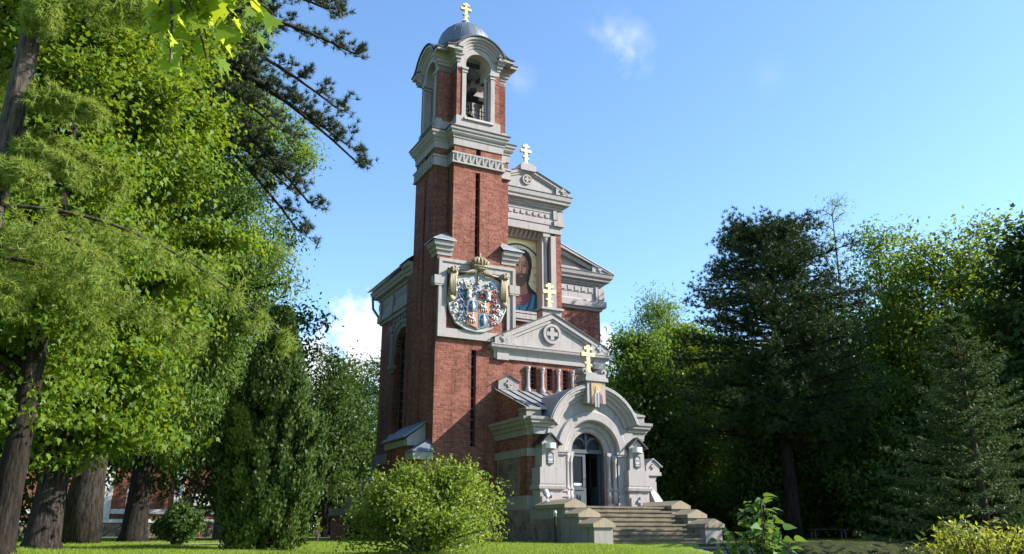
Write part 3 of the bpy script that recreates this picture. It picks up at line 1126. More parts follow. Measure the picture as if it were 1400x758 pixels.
# arched window surround on the side wall
m.arcsweep(7.25, 10.1, [(1.2, NU0 + .25), (1.2, NU0 - .06), (1.42, NU0 - .06), (1.46, NU0 - .12), (1.62, NU0 - .12), (1.62, NU0 + .1)], 0, 180, 28, 'x')
for sg in (-1, 1):
    c = 7.25 + sg * 1.42
    m.box(NU0 - .14, NU0 + .1, c - .18, c + .18, 9.55, 11.6)
    m.box(NU0 - .2, NU0 + .1, c - .28, c + .28, 11.3, 11.6); m.box(NU0 - .2, NU0 + .1, c - .27, c + .27, 9.4, 9.6); m.box(NU0 - .13, NU0 + .1, c - .18, c + .18, 9.2, 9.42)
m.wall(5.6, 8.9, 10.1, 12.2, [(6.05, 8.45, 10.1, 11.3)], NU0 - .03, NU0 + .04, 'x')
m.box(NU0 - .16, NU0 + .1, 5.4, 9.1, 12.0, 12.18)
for i in range(9): m.box(NU0 - .1, NU0 + .1, 5.2 + i * .4, 5.4 + i * .4, 11.75, 12.0)
m.box(NU0 - .05, NU0 + .3, 4.4, NV1 + .02, 4.75, 5.25)
split_build(m, 'window_surround', M_TRIMB, nave)
m = MB(); m.box(NU0 + .32, NU0 + .38, 6.0, 8.5, 6.2, 11.35)
wn_ = part(m, 'arched_window', M_DARK)
m = MB()
for v in (6.05, 6.85, 7.6, 8.38): m.box(NU0 + .28, NU0 + .325, v, v + .06, 6.2, 11.3)
for i in range(9): m.box(NU0 + .285, NU0 + .322, 6.05, 8.45, 6.7 + i * .5, 6.74 + i * .5)
sub(m, 'window_bars', M_FRAME, wn_)
m.add([(NU0 - .15, 5.85, 6.02), (NU0 - .15, 8.6, 6.02), (NU0 + .3, 8.6, 6.34), (NU0 + .3, 5.85, 6.34), (NU0 - .15, 5.85, 5.96), (NU0 - .15, 8.6, 5.96), (NU0 + .3, 8.6, 6.2), (NU0 + .3, 5.85, 6.2)],
      [(0, 1, 2, 3), (4, 7, 6, 5), (0, 4, 5, 1), (1, 5, 6, 2), (0, 3, 7, 4)])
sub(m, 'window_sill', M_ROOF, wn_)

NP = [(7.44, NV0), (NU1, NV0), (NU1, NV1), (NU0, NV1), (NU0, 3.66)]
m = MB()
m.sweep(NP, [(-.1, 12.12), (.08, 12.12), (.12, 12.22), (.22, 12.26), (.22, 12.58), (.14, 12.66), (.14, 12.95), (.17, 12.98), (.17, 13.30), (.10, 13.32), (.10, 13.40), (.20, 13.46), (.22, 13.55), (.42, 13.60), (.44, 13.70), (.52, 13.78), (.56, 13.94), (-.1, 13.95)])
nc = part(m, 'nave_cornice', M_TRIM)
m = MB()
for i in range(24): m.box(7.5 + i * .085, 7.545 + i * .085, NV0 - .23, NV0 - .08, 13.34, 13.42)
for i in range(5): m.box(7.62 + i * .4, 7.86 + i * .4, NV0 - .2, NV0 - .1, 13.03, 13.25)
m.box(9.62, 9.74, NV0 - .24, NV0, 12.3, 13.32); m.box(9.74, NU1 + .26, NV0 - .26, NV0, 12.3, 12.62); m.box(9.8, NU1 + .2, NV0 - .2, NV0, 12.7, 13.2)
for i in range(16): m.box(NU0 - .2, NU0 - .1, 4.0 + i * .42, 4.22 + i * .42, 13.03, 13.25)
for v in (8.35, 10.2): m.box(NU0 - .27, NU0 - .1, v, v + .3, 12.3, 13.3)
split_build(m, 'cornice_block', M_TRIM, nc)
m = MB()
m.sweep(NP, [(-.1, 13.952), (.58, 13.952), (.58, 13.985), (-.1, 14.02)])
sub(m, 'cornice_flashing', M_FLASH, nc)
# half pediments left and right of the tall bay
SL = .39
def zr(u): return 14.0 + (10.55 - u) * SL if u > AX else 14.0 + (u - .45) * SL
m = MB()
for sg in (0, 1):
    f = (lambda x: x) if not sg else (lambda x: 2 * AX - x)
    def pr(poly, a, b): m.prism([(f(x), z) for x, z in poly], a, b)
    pr([(10.5, 14.02), (7.44, zr(7.44)), (7.44, zr(7.44) - .17), (10.5, 13.96)], 2.36, 3.2)
    pr([(10.2, 13.99), (7.44, zr(7.44) - .16), (7.44, zr(7.44) - .42), (9.6, 14.02)], 2.52, 3.2)
    pr([(9.75, 13.98), (7.44, 13.98), (7.44, zr(7.44) - .4)], 2.72, 3.2)
    pr([(7.44, 13.98), (9.3, 13.98), (9.3, 14.2), (7.44, 14.2)], 2.60, 3.2)
    pr([(9.3, 13.99), (10.42, 13.99), (9.3, zr(9.3) - .05)], 2.42, 3.2)
ped = split_build(m, 'side_pediment', M_TRIM, CH)[0]
m = MB()
wall_cross(m, 9.72, 14.17, .12, 2.42)
split_build(m, 'carved_cross', M_TRIM, ped)
m = MB()
for sg in (0, 1):
    f = (lambda x: x) if not sg else (lambda x: 2 * AX - x)
    m.prism([(f(x), z) for x, z in [(10.6, 14.0), (AX, zr(AX) + .02), (AX, zr(AX) + .07), (10.62, 14.04)]], 3.6, NV1 + .5)
    m.prism([(f(x), z) for x, z in [(10.6, 14.0), (7.3, zr(7.3) + .02), (7.3, zr(7.3) + .07), (10.62, 14.04)]], 3.19, 3.6)
    m.prism([(f(x), z) for x, z in [(10.56, 14.02), (7.44, zr(7.44) + .005), (7.44, zr(7.44) + .035), (10.58, 14.04)]], 2.33, 3.2)
part(m, 'nave_roof', M_ROOF)
# downpipe at the far left corner
m = MB()
m.tube([(NU0 - .5, NV1 + .3, 13.7), (NU0 - .45, NV1 + .3, 13.1), (NU0 - .1, NV1 + .1, 12.5), (NU0 + .12, NV1 + .12, 12.1), (NU0 + .12, NV1 + .12, 5.4), (NU0 - .12, NV1 + .1, 5.0), (NU0 - .12, NV1 + .1, 1.2)], .07, 8)
part(m, 'downpipe', M_DOME)

# --- tall icon bay
BU0, BU1, BV = 3.35, 7.45, 2.35
m = MB()
m.box(7.12, BU1, BV, 3.34, 8.2, 15.75); m.box(BU0, 3.7, BV, 3.34, 8.2, 15.75)
m.box(BU0, BU1, 3.34, 3.9, 8.2, 17.6)
m.box(3.7, 7.12, BV + .1, 3.33, 8.2, 11.1)
m.box(6.6, 7.12, 3.0, 3.33, 11.1, 15.75); m.box(3.7, 4.2, 3.0, 3.33, 11.1, 15.75)
bay = part(m, 'icon_bay', M_BRICK)
m = MB()
for x0, x1 in ((6.86, 7.13), (3.69, 3.96)):
    m.box(x0, x1, BV - .04, 3.0, 11.3, 15.5)
    m.box(x0 - .02, x1 + .02, BV - .06, 3.0, 11.3, 11.6)
m.box(6.44, 6.52, BV + .12, 3.0, 11.3, 15.7); m.box(4.3, 4.38, BV + .12, 3.0, 11.3, 15.7)
m.box(6.52, 6.62, 2.98, 3.3, 11.3, 15.7); m.box(4.18, 4.3, 2.98, 3.3, 11.3, 15.7)
m.box(6.5, 6.86, 2.8, 3.0, 11.3, 15.7); m.box(3.96, 4.3, 2.8, 3.0, 11.3, 15.7)
for x in (6.66, 4.14):
    m.lathe([(.17, 11.45), (.17, 11.55), (.13, 11.62), (.12, 11.7), (.115, 14.9), (.15, 14.95), (.125, 15.02), (.2, 15.3), (.2, 15.42)], x, 2.58, 14)
    m.box(x - .2, x + .2, 2.36, 2.8, 15.42, 15.66)
m.box(BU0 - .06, BU1 + .08, BV - .1, 3.0, 11.1, 11.36); m.box(BU0 - .02, BU1 + .03, BV - .05, 3.0, 10.98, 11.1); m.box(4.2, 6.6, BV - .13, 3.0, 11.36, 11.46)
sub(m, 'icon_surround', M_TRIM, bay)
# coffered soffit over the icon
m = MB()
m.add([(4.3, BV + .02, 15.92), (6.5, BV + .02, 15.92), (6.5, 2.94, 15.42), (4.3, 2.94, 15.42), (4.3, BV + .02, 16.0), (6.5, BV + .02, 16.0), (6.5, 2.94, 16.0), (4.3, 2.94, 16.0)],
      [(0, 3, 2, 1), (4, 5, 6, 7), (0, 1, 5, 4), (1, 2, 6, 5), (2, 3, 7, 6), (3, 0, 4, 7)])
for i in range(9):
    x = 4.36 + i * .245
    m.add([(x, BV + .03, 15.93), (x + .12, BV + .03, 15.93), (x + .12, 2.93, 15.44), (x, 2.93, 15.44), (x, BV + .03, 15.78), (x + .12, BV + .03, 15.78), (x + .12, 2.84, 15.36), (x, 2.84, 15.36)],
          [(0, 3, 2, 1), (4, 5, 6, 7), (0, 1, 5, 4), (1, 2, 6, 5), (2, 3, 7, 6), (3, 0, 4, 7)])
m.box(4.3, 6.52, 2.84, 3.33, 15.38, 15.9)
sub(m, 'coffered_soffit', M_TRIM, bay)
m = MB(); m.box(4.2, 6.6, 2.4, 3.33, 11.06, 11.36); sub(m, 'recess_sill', M_TRIM, bay)
BP = [(BU0, 3.9), (BU0, BV), (BU1, BV), (BU1, 3.9)]
m = MB()
m.box(BU0 + .02, BU1 - .02, BV + .02, 3.88, 15.9, 17.5)
m.box(6.5, BU1 - .01, BV + .01, 3.88, 15.66, 15.95); m.box(BU0 + .01, 4.3, BV + .01, 3.88, 15.66, 15.95)
m.sweep(BP, [(-.1, 15.64), (.04, 15.64), (.04, 16.0), (.08, 16.05), (.08, 16.32), (.03, 16.34), (.03, 16.62), (.06, 16.66), (.06, 16.82), (.12, 16.86), (.12, 16.95), (.18, 17.0), (.18, 17.08), (.36, 17.12), (.37, 17.24), (.43, 17.30), (.46, 17.5), (-.1, 17.52)], True)
be = part(m, 'bay_entablature', M_TRIM)
m = MB()
for i in range(34): m.box(3.5 + i * .1, 3.55 + i * .1, BV - .14, BV - .05, 16.84, 16.92)
for i in range(10): m.box(3.5 + i * .34, 3.72 + i * .34, BV - .08, BV, 16.40, 16.58)
m.box(6.98, 7.18, BV - .13, BV, 16.35, 16.84); m.box(7.0, BU1 + .14, BV - .16, BV + .3, 16.02, 16.28); m.box(7.22, BU1 + .1, BV - .1, BV + .3, 16.3, 16.8)
split_build(m, 'entablature_block', M_TRIM, be)
m = MB(); m.sweep(BP, [(-.1, 17.522), (.48, 17.522), (.485, 17.555), (-.1, 17.6)], True)
sub(m, 'cornice_flashing', M_FLASH, be)
def gable(parts_v, uL, uR, zB, zA, front, back, th, name, recess, end_w, medal):
    c = (uL + uR) / 2
    sl = (zA - zB - .28) / (c - uL)
    f = lambda u: zB + .28 + (u - uL) * sl if u < c else zB + .28 + (uR - u) * sl
    m = MB()
    # outer raking band
    for sg in (0, 1):
        g = (lambda x: x) if not sg else (lambda x: 2 * c - x)
        def pr(poly, a, b): m.prism([(g(x), z) for x, z in poly], a, b)
        pr([(uL, f(uL)), (c, f(c)), (c, f(c) - th), (uL + end_w * .4, f(uL + end_w * .4) - th), (uL, zB + .02)], front, back)
        pr([(uL, zB), (uL + end_w, zB), (uL + end_w, f(uL + end_w) - .02), (uL, f(uL) - .02)], front + .015, back)
        pr([(uL + end_w, f(uL + end_w) - th + .02), (c, f(c) - th + .02), (c, f(c) - th * 1.7), (uL + end_w, f(uL + end_w) - th * 1.7)], front + recess * .5, back)
    m.prism([(uL + .1, zB), (uR - .1, zB), (uR - .1, f(uR - .1) - .1), (c, f(c) - .05), (uL + .1, f(uL + .1) - .1)], front + recess, back)
    o = part(m, name, M_TRIM)
    mz, mr_ = medal
    k = MB()
    k.ring(c, mz, mr_ * .72, mr_, 0, 360, front + recess * .35, front + recess + .02, 32)
    wall_cross(k, c, mz, mr_ * .62, front + recess, .09)
    for x in (uL + end_w * .5, uR - end_w * .5): wall_cross(k, x, zB + .28, .15, front + .015, .06)
    split_build(k, 'carved_cross', M_TRIM, o)
    k = MB()
    for sg in (0, 1):
        g = (lambda x: x) if not sg else (lambda x: 2 * c - x)
        k.prism([(g(x), z) for x, z in [(uL - .06, f(uL) - .02), (c, f(c) + .005), (c, f(c) + .05), (uL - .06, f(uL) + .02)]], front - .05, back + .2)
    sub(k, 'gable_flashing', M_FLASH, o)
    return o
gable(None, 3.05, 7.78, 17.56, 18.78, 1.98, 3.9, .16, 'bay_gable', .12, .75, (18.12, .26))
m = MB(); m.box(5.0, 5.85, 1.9, 2.5, 18.55, 18.86); m.box(5.12, 5.73, 2.0, 2.4, 18.86, 18.98)
part(m, 'cross_pedestal', M_TRIM)
m = MB(); m.box(6.8, 7.75, 3.6, 4.3, 17.9, 18.3); m.box(6.7, 7.85, 3.5, 4.4, 18.3, 18.42)
part(m, 'rear_parapet', M_TRIM)
gold_cross(5.42, 2.2, 18.97, 1.1)

# --- the mosaic icon
IC = MB(); IC.box(4.29, 6.52, 2.90, 3.0, 11.36, 15.47)
ICO = part(IC, 'icon_panel', tess('gold_tesserae', (.80, .70, .40), True))
ICO.location = (.02, .27, .04)
def inlay(name, poly, col, y, gold=False, lift=0.):
    m = MB()
    for q in (poly if isinstance(poly[0], list) else [poly]):
        m.prism([(min(6.515, x), z) for x, z in q], y, 2.91)
    return split_build(m, name, tess('mosaic_' + name, col, gold), ICO)
m = MB(); hc = (5.5, 13.75)
m.arcsweep(hc[0], hc[1], [(1.28, 2.893), (1.37, 2.893), (1.37, 2.91), (1.28, 2.91)], 42, 180, 40)
m.arcsweep(hc[0], hc[1], [(1.28, 2.893), (1.37, 2.893), (1.37, 2.91), (1.28, 2.91)], -42, -38, 4)
sub(m, 'halo_ring', tess('mosaic_halo_ring', (.05, .05, .045)), ICO)
m = MB(); m.ring(hc[0], hc[1], .0, 1.27, 40, 180, 2.895, 2.91, 40); m.box(4.3, 6.5, 2.895, 2.91, 12.8, 13.8)
sub(m, 'halo', tess('mosaic_halo', (.72, .65, .41), True), ICO)
m = MB()
for x in (5.22, 5.90): m.box(x, x + .02, 2.892, 2.905, 14.6, 15.0)
m.box(6.1, 6.5, 2.892, 2.905, 13.95, 13.97); m.box(6.1, 6.5, 2.892, 2.905, 13.22, 13.24)
for pts in ([(5.42, 14.98), (5.38, 14.90), (5.42, 14.83), (5.49, 14.86), (5.5, 14.94), (5.52, 14.85), (5.6, 14.83), (5.64, 14.9), (5.6, 14.99)],
            [(6.34, 13.45), (6.34, 13.66), (6.44, 13.46), (6.44, 13.67)]):
    m.tube([(x, 2.893, z) for x, z in pts], .012, 4)
sub(m, 'halo_lettering', tess('mosaic_lettering', (.12, .09, .05)), ICO)
hood_p = [(5.13, 12.97), (5.13, 13.57), (5.11, 13.95), (5.17, 14.41), (5.3, 14.65), (5.54, 14.81), (5.82, 14.85), (6.06, 14.71), (6.2, 14.4), (6.23, 14.05), (6.16, 13.65), (6.07, 13.25), (6.03, 13.11), (6.17, 12.89), (6.48, 12.66), (6.48, 12.4), (5.98, 12.5), (5.84, 12.6), (5.36, 12.6), (4.9, 12.6), (4.5, 12.5), (4.9, 12.9)]
inlay('hair', hood_p, (.035, .018, .014), 2.888)
inlay('neck', [(5.2, 13.1), (5.9, 13.2), (5.95, 12.85), (6.05, 12.55), (5.63, 12.4), (5.1, 12.5)], (.32, .15, .09), 2.884)
inlay('face', [(5.2, 13.4), (5.17, 13.99), (5.26, 14.28), (5.46, 14.50), (5.64, 14.56), (5.85, 14.46), (5.99, 14.24), (6.03, 13.95), (5.97, 13.62), (5.88, 13.3), (5.62, 13.1), (5.36, 13.2)], (.44, .21, .125), 2.880)
inlay('cheek_shade', [[(5.86, 14.4), (5.99, 14.24), (6.025, 13.95), (5.97, 13.62), (5.89, 13.35), (5.84, 13.6), (5.9, 13.9), (5.84, 14.15)], [(5.2, 13.45), (5.175, 13.95), (5.22, 14.1), (5.26, 13.8), (5.3, 13.5)], [(5.62, 14.05), (5.66, 14.05), (5.68, 13.74), (5.62, 13.66)]], (.25, .105, .06), 2.876)
inlay('face_light', [[(5.57, 14.1), (5.62, 14.1), (5.625, 13.72), (5.56, 13.70)], [(5.4, 14.3), (5.5, 14.42), (5.72, 14.42), (5.82, 14.28), (5.6, 14.2)], [(5.32, 13.85), (5.48, 13.8), (5.45, 13.66), (5.33, 13.68)], [(5.72, 13.82), (5.86, 13.86), (5.85, 13.7), (5.74, 13.66)]], (.55, .30, .185), 2.874)
inlay('eye', [[(5.30, 13.98), (5.40, 14.03), (5.52, 13.97), (5.42, 13.93)], [(5.70, 13.99), (5.80, 14.05), (5.92, 14.0), (5.82, 13.95)], [(5.27, 14.08), (5.38, 14.16), (5.53, 14.1), (5.39, 14.12)], [(5.69, 14.11), (5.82, 14.18), (5.95, 14.1), (5.82, 14.14)], [(5.55, 13.68), (5.62, 13.65), (5.69, 13.68), (5.62, 13.62)]], (.05, .025, .02), 2.870)
inlay('beard', [(5.24, 13.55), (5.36, 13.5), (5.44, 13.56), (5.61, 13.60), (5.78, 13.57), (5.93, 13.65), (5.92, 13.36), (5.81, 13.06), (5.64, 12.88), (5.43, 12.95), (5.30, 13.2)], (.10, .045, .03), 2.872)
inlay('lips', [[(5.5, 13.44), (5.61, 13.48), (5.73, 13.45), (5.62, 13.39)]], (.40, .15, .11), 2.868)
inlay('robe', [(4.7, 12.3), (5.1, 12.5), (5.26, 12.60), (5.63, 12.46), (6.01, 12.62), (6.18, 12.5), (6.05, 12.14), (5.8, 11.76), (5.56, 11.6), (4.6, 11.6)], (.19, .045, .05), 2.878)
inlay('mantle', [[(6.15, 12.63), (6.51, 12.54), (6.51, 11.37), (5.0, 11.37), (4.95, 11.5), (5.5, 11.98), (5.73, 11.92), (6.01, 12.17), (6.13, 12.44)], [(4.3, 12.2), (4.75, 12.4), (4.8, 11.8), (4.7, 11.37), (4.3, 11.37)]], (.045, .19, .28), 2.874)
inlay('mantle_fold', [[(6.16, 12.6), (6.22, 12.57), (6.05, 11.9), (5.8, 11.6), (5.7, 11.62), (5.98, 12.0)], [(6.4, 12.5), (6.45, 12.5), (6.4, 11.9), (6.3, 11.75)], [(5.5, 11.9), (5.56, 11.92), (5.5, 11.5), (5.42, 11.5)]], (.02, .06, .10), 2.870)
inlay('mantle_light', [[(6.26, 12.5), (6.34, 12.5), (6.24, 11.95), (6.12, 11.8)], [(5.86, 11.95), (5.92, 11.98), (5.76, 11.55), (5.66, 11.5)]], (.09, .30, .38), 2.870)
inlay('hand', [[(5.02, 11.42), (5.0, 12.0), (5.12, 12.14), (5.26, 12.22), (5.40, 12.05), (5.37, 11.93), (5.29, 11.71), (5.26, 11.45)], [(5.2, 12.16), (5.26, 12.24), (5.58, 12.38), (5.65, 12.34), (5.36, 12.16)], [(5.3, 12.1), (5.36, 12.18), (5.65, 12.27), (5.66, 12.2), (5.37, 12.06)], [(5.32, 12.02), (5.56, 12.10), (5.58, 12.04), (5.37, 11.95)]], (.48, .24, .15), 2.866)
inlay('book', [(5.72, 11.37), (5.8, 11.58), (6.10, 11.52), (6.46, 11.73), (6.51, 11.62), (6.51, 11.37)], (.16, .055, .035), 2.862)
inlay('book_edge', [[(5.8, 11.585), (6.1, 11.525), (6.1, 11.49), (5.81, 11.55)], [(6.1, 11.525), (6.46, 11.735), (6.47, 11.70), (6.11, 11.49)]], (.5, .38, .2), 2.858)

# --- narthex (lower front) with triple window and pediment
m = MB()
wins = [(4.42, 4.72, 7.38, 8.34), (5.22, 5.52, 7.38, 8.34), (6.02, 6.32, 7.38, 8.34)]
m.wall(3.66, 8.06, 1.0, 9.0, wins + [(4.5, 6.3, 1.9, 5.7)], .001, .36)
m.box(7.7, 8.06, .36, 2.9, 1.0, 9.0)
m.box(3.66, 7.7, 2.6, 2.9, 1.0, 9.0)
m.prism([(2.8, 9.0), (8.05, 9.0), (5.42, 10.5)], .3, 2.9)
nx = part(m, 'narthex_wall', M_BRICK)
for (a, b, z0, z1) in wins:
    m = MB(); m.box(a, b, .27, .33, z0, z1)
    o = part(m, 'narrow_window', M_DARK)
    k = MB()
    for i in range(5): k.box(a, b, .24, .272, z0 + .1 + i * .18, z0 + .125 + i * .18)
    k.box((a + b) / 2 - .015, (a + b) / 2 + .015, .235, .27, z0, z1)
    sub(k, 'window_bars', M_FRAME, o)
m = MB()
for x in (4.26, 4.97, 5.77, 6.48):
    m.lathe([(.13, 7.24), (.13, 7.36), (.09, 7.42), (.075, 7.48), (.07, 8.08), (.1, 8.12), (.08, 8.17), (.12, 8.26), (.12, 8.33)], x, -.06, 12)
split_build(m, 'window_column', M_TRIM, CH)
m = MB()
m.sweep([(2.72, .3), (2.72, -.02), (8.12, -.02), (8.12, 2.9)], [(-.1, 8.55), (.08, 8.55), (.09, 8.85), (.14, 8.9), (.2, 8.95), (.30, 9.0), (.32, 9.1), (-.1, 9.3)])
m.box(2.75, 3.3, -.16, .1, 8.50, 8.9); m.box(7.55, 8.15, -.16, .1, 8.50, 8.9)
pc = part(m, 'pediment_cornice', M_TRIM)
m = MB(); m.sweep([(2.72, .3), (2.72, -.02), (8.12, -.02), (8.12, 2.9)], [(.0, 9.105), (.335, 9.105), (.335, 9.125), (.0, 9.26)])
sub(m, 'ledge_slope', M_TRIMB, pc)
gable(None, 2.60, 8.26, 9.14, 10.76, -.26, 2.9, .22, 'front_pediment', .16, .85, (9.86, .45))
m = MB()
for sg in (0, 1):
    g = (lambda x: x) if not sg else (lambda x: 2 * 5.43 - x)
    m.prism([(g(x), z) for x, z in [(2.6, 9.38), (5.43, 10.73), (5.43, 10.79), (2.5, 9.40)]], -.1, 2.95)
part(m, 'narthex_roof', M_FLASH)
m = MB()
m.prism([(4.95, 10.5), (5.9, 10.5), (5.9, 10.93), (4.95, 10.93)], -.2, .35); m.box(4.86, 5.99, -.3, .42, 10.93, 11.03)
part(m, 'cross_pedestal', M_TRIM)
gold_cross(5.42, .05, 11.02, 1.2)

# --- porch
PU0, PU1, PV = 2.77, 8.05, -2.8
PA = 5.41
m = MB()
zp = lambda v: 7.22 + v * .395
for x0, x1 in ((PU0, PU0 + .35), (PU1 - .35, PU1)):
    m.prism([(0, 1.0), (0, zp(0)), (PV, zp(PV)), (PV, 1.0)], x0, x1, 'x')
m.wall(PU0 + .35, PU1 - .35, 1.0, 5.9, [(PA - .78, PA + .78, 2.43, 5.7)], PV, PV + .3)
m.spandrel(PA, 4.9, .78, 5.7, PV, PV + .3)
pw = part(m, 'porch_wall', M_BRICK)
m = MB(); m.box(PU0 + .35, PU1 - .35, PV + .05, 0, 1.0, 2.43)
sub(m, 'porch_floor', M_STEP, pw)
PPS = ([(PU0, 0), (PU0, PV), (3.9, PV)], [(2 * PA - 3.9, PV), (PU1, PV), (PU1, 0)])
m = MB()
for PP in PPS: m.sweep(PP, [(-.1, 5.08), (.07, 5.08), (.08, 5.30), (.14, 5.34), (.16, 5.44), (.25, 5.5), (.27, 5.6), (.33, 5.64), (.35, 5.76), (-.1, 5.78)])
for PP in PPS: m.sweep(PP, [(-.1, 4.30), (.05, 4.30), (.05, 4.60), (-.1, 4.61)])
for PP in PPS: m.sweep(PP, [(-.1, 2.34), (.08, 2.34), (.08, 2.84), (-.1, 2.9)])
for sg in (0, 1):
    g = (lambda x: x) if not sg else (lambda x: 2 * PA - x)
    a, b = sorted((g(PU0 - .1), g(PU0 + .55)))
    m.box(a, b, PV - .12, PV + .5, 5.76, 6.05)
    m.prism([(a - .06, 6.05), (b + .02, 6.05), (b + .02, 6.12), ((a + b) / 2, 6.16), (a - .06, 6.12)], PV - .18, PV + .5)
    # gabled block above the roof against the wall
    a, b = sorted((g(2.83), g(3.78)))
    m.prism([(a, 7.24), (b, 7.24), (b, 7.6), ((a + b) / 2, 7.84), (a, 7.6)], -.14, .0)
pb = split_build(m, 'porch_band', M_TRIMB, CH)[0]
m = MB()
for x in (3.305, 2 * PA - 3.305): wall_cross(m, x, 7.5, .15, -.14, .05)
split_build(m, 'carved_cross', M_TRIMB, pb)
m = MB()
for sg in (0, 1):
    g = (lambda x: x) if not sg else (lambda x: 2 * PA - x)
    for q in (0, 1):
        ps = [(2.77, 7.58), (3.305, 7.845), (3.305, 7.885), (2.75, 7.60)]
        if q: ps = [(2 * 3.305 - x, z) for x, z in ps]
        m.prism([(g(x), z) for x, z in ps], -.2, .0)
split_build(m, 'block_roof', M_FLASH, pb)
m = MB()
for sg in (0, 1):
    g = (lambda x: x) if not sg else (lambda x: 2 * PA - x)
    a, b = sorted((g(PU0 - .05), g(PU0 + .1)))
    a, b = sorted((g(PU0 - .03), g(PU0 + .02)))
    m.box(a, b, -2.15, -.25, 2.88, 4.29)
for PP in PPS: m.sweep(PP, [(-.1, 1.0), (.1, 1.0), (.1, 2.33), (-.1, 2.335)])
split_build(m, 'stone_facing', M_STONE, pw)
# porch roof
m = MB()
m.prism([(0, zp(0) + .02), (PV - .12, zp(PV - .12) + .02), (PV - .12, zp(PV - .12) + .06), (0, zp(0) + .06)], PU0 - .08, PU1 + .08, 'x')
rf = part(m, 'porch_roof', M_ROOF)
m = MB()
for i in range(12):
    x = PU0 + .02 + i * .475
    m.prism([(0, zp(0) + .06), (PV - .12, zp(PV - .12) + .06), (PV - .12, zp(PV - .12) + .10), (0, zp(0) + .10)], x, x + .035, 'x')
sub(m, 'roof_seam', M_FLASH, rf)
# portal: arched wall plate with rings of mouldings
ZA, ZO = 4.5, 4.97
m = MB()
def plate(r_in, z_in, r_out, z_out, y0, y1, zb=None, a0=0, n=36, flat=None):
    for i in range(n):
        q = []
        for j in (i, i + 1):
            a = math.radians(a0 + (180 - 2 * a0) * j / n)
            q.append(((PA + r_in * math.cos(a), z_in + r_in * math.sin(a)), (PA + r_out * math.cos(a), z_out + r_out * math.sin(a))))
        m.prism([q[0][0], q[0][1], q[1][1], q[1][0]], y0, y1)
plate(1.22, ZA, 1.98, ZO, -3.18, PV + .01)
for sg in (0, 1):
    g = (lambda x: x) if not sg else (lambda x: 2 * PA - x)
    def bx(x0, x1, *r):
        a, b = sorted((g(x0), g(x1))); m.box(a, b, *r)
    bx(PA - 1.98, PA - 1.22, -3.178, PV + .01, 4.4, 4.99)
    bx(PA - 2.02, PA - 1.2, -3.17, PV + .02, 2.43, 4.5)          # jamb
    bx(PA - 1.22, PA - 1.0, -3.0, PV + .02, 2.43, 4.5); bx(PA - 1.0, PA - .78, -2.9, PV + .03, 2.43, 4.5)
    # impost and base mouldings
    bx(PA - 1.55, PA - 1.14, -3.25, PV, 4.38, 4.46); bx(PA - 1.58, PA - 1.1, -3.29, PV, 4.46, 4.54)
    bx(PA - 1.2, PA - .76, -3.1, PV, 4.40, 4.52)
    bx(PA - 1.5, PA - 1.12, -3.25, PV, 2.44, 2.62); bx(PA - 1.48, PA - 1.14, -3.22, PV, 2.82, 2.9); bx(PA - 1.48, PA - 1.14, -3.22, PV, 3.02, 3.1)
    bx(PA - 1.16, PA - .76, -3.08, PV, 2.44, 2.6); bx(PA - 1.16, PA - .77, -3.06, PV, 2.82, 2.9); bx(PA - 1.16, PA - .77, -3.06, PV, 3.02, 3.1)
    # shoulder cornice beside the arch
    a, b = sorted((g(PU0 - .0), g(PA - 1.75)))
    pth = [(PU0 + .1, PV), (PU0 + .1, -3.12), (PA - 1.70, -3.12)]
    if sg: pth = [(g(x), y) for x, y in pth][::-1]
    m.sweep(pth, [(-.3, 5.12), (.0, 5.12), (.03, 5.34), (.1, 5.38), (.11, 5.46), (.2, 5.52), (.21, 5.6), (.26, 5.64), (.28, 5.75), (-.3, 5.78)])
portal = part(m, 'portal_arch', M_TRIM)
m = MB()
m.arcsweep(PA, ZA, [(.98, PV), (.98, -2.98), (1.02, -3.02), (1.22, -3.02), (1.22, PV)], 0, 180, 40)
m.arcsweep(PA, ZA + .02, [(.76, PV + .02), (.76, -2.88), (.80, -2.93), (1.0, -2.93), (1.0, PV + .02)], 0, 180, 40)
m.arcsweep(PA, ZA, [(1.2, PV), (1.2, -3.20), (1.26, -3.26), (1.56, -3.26), (1.60, -3.22), (1.64, -3.17), (1.64, PV)], 0, 180, 44)
m.arcsweep(PA, ZO, [(1.60, PV), (1.60, -3.24), (1.68, -3.28), (1.74, -3.28), (1.78, -3.38), (1.88, -3.40), (1.92, -3.5), (1.98, -3.5), (2.02, -3.58), (2.10, -3.58), (2.12, -3.3), (2.12, PV)], 19, 161, 48)
sub(m, 'arch_moulding', M_TRIM, portal)
m = MB()
for sg in (-1, 1):
    for x, y in ((PA + sg * 1.09, -3.08), (PA + sg * .88, -2.98)):
        m.lathe([(.12, 3.08), (.12, 3.14), (.09, 3.2), (.08, 3.3), (.075, 4.1), (.1, 4.14), (.085, 4.18), (.13, 4.34), (.13, 4.42)], x, y, 14)
        m.lathe([(.1, 2.6), (.1, 3.08)], x, y, 14)
split_build(m, 'portal_column', M_TRIM, portal, True)
m = MB()
m.arcsweep(PA, ZO, [(2.12, -3.55), (2.15, -3.55), (2.15, -.1), (2.12, -.1)], 18, 162, 48)
m.arcsweep(PA, ZO, [(1.7, -2.75), (2.11, -2.75), (2.11, -2.7), (1.7, -2.7)], 18, 162, 48)
sub(m, 'arch_roof', M_ROOF, portal)
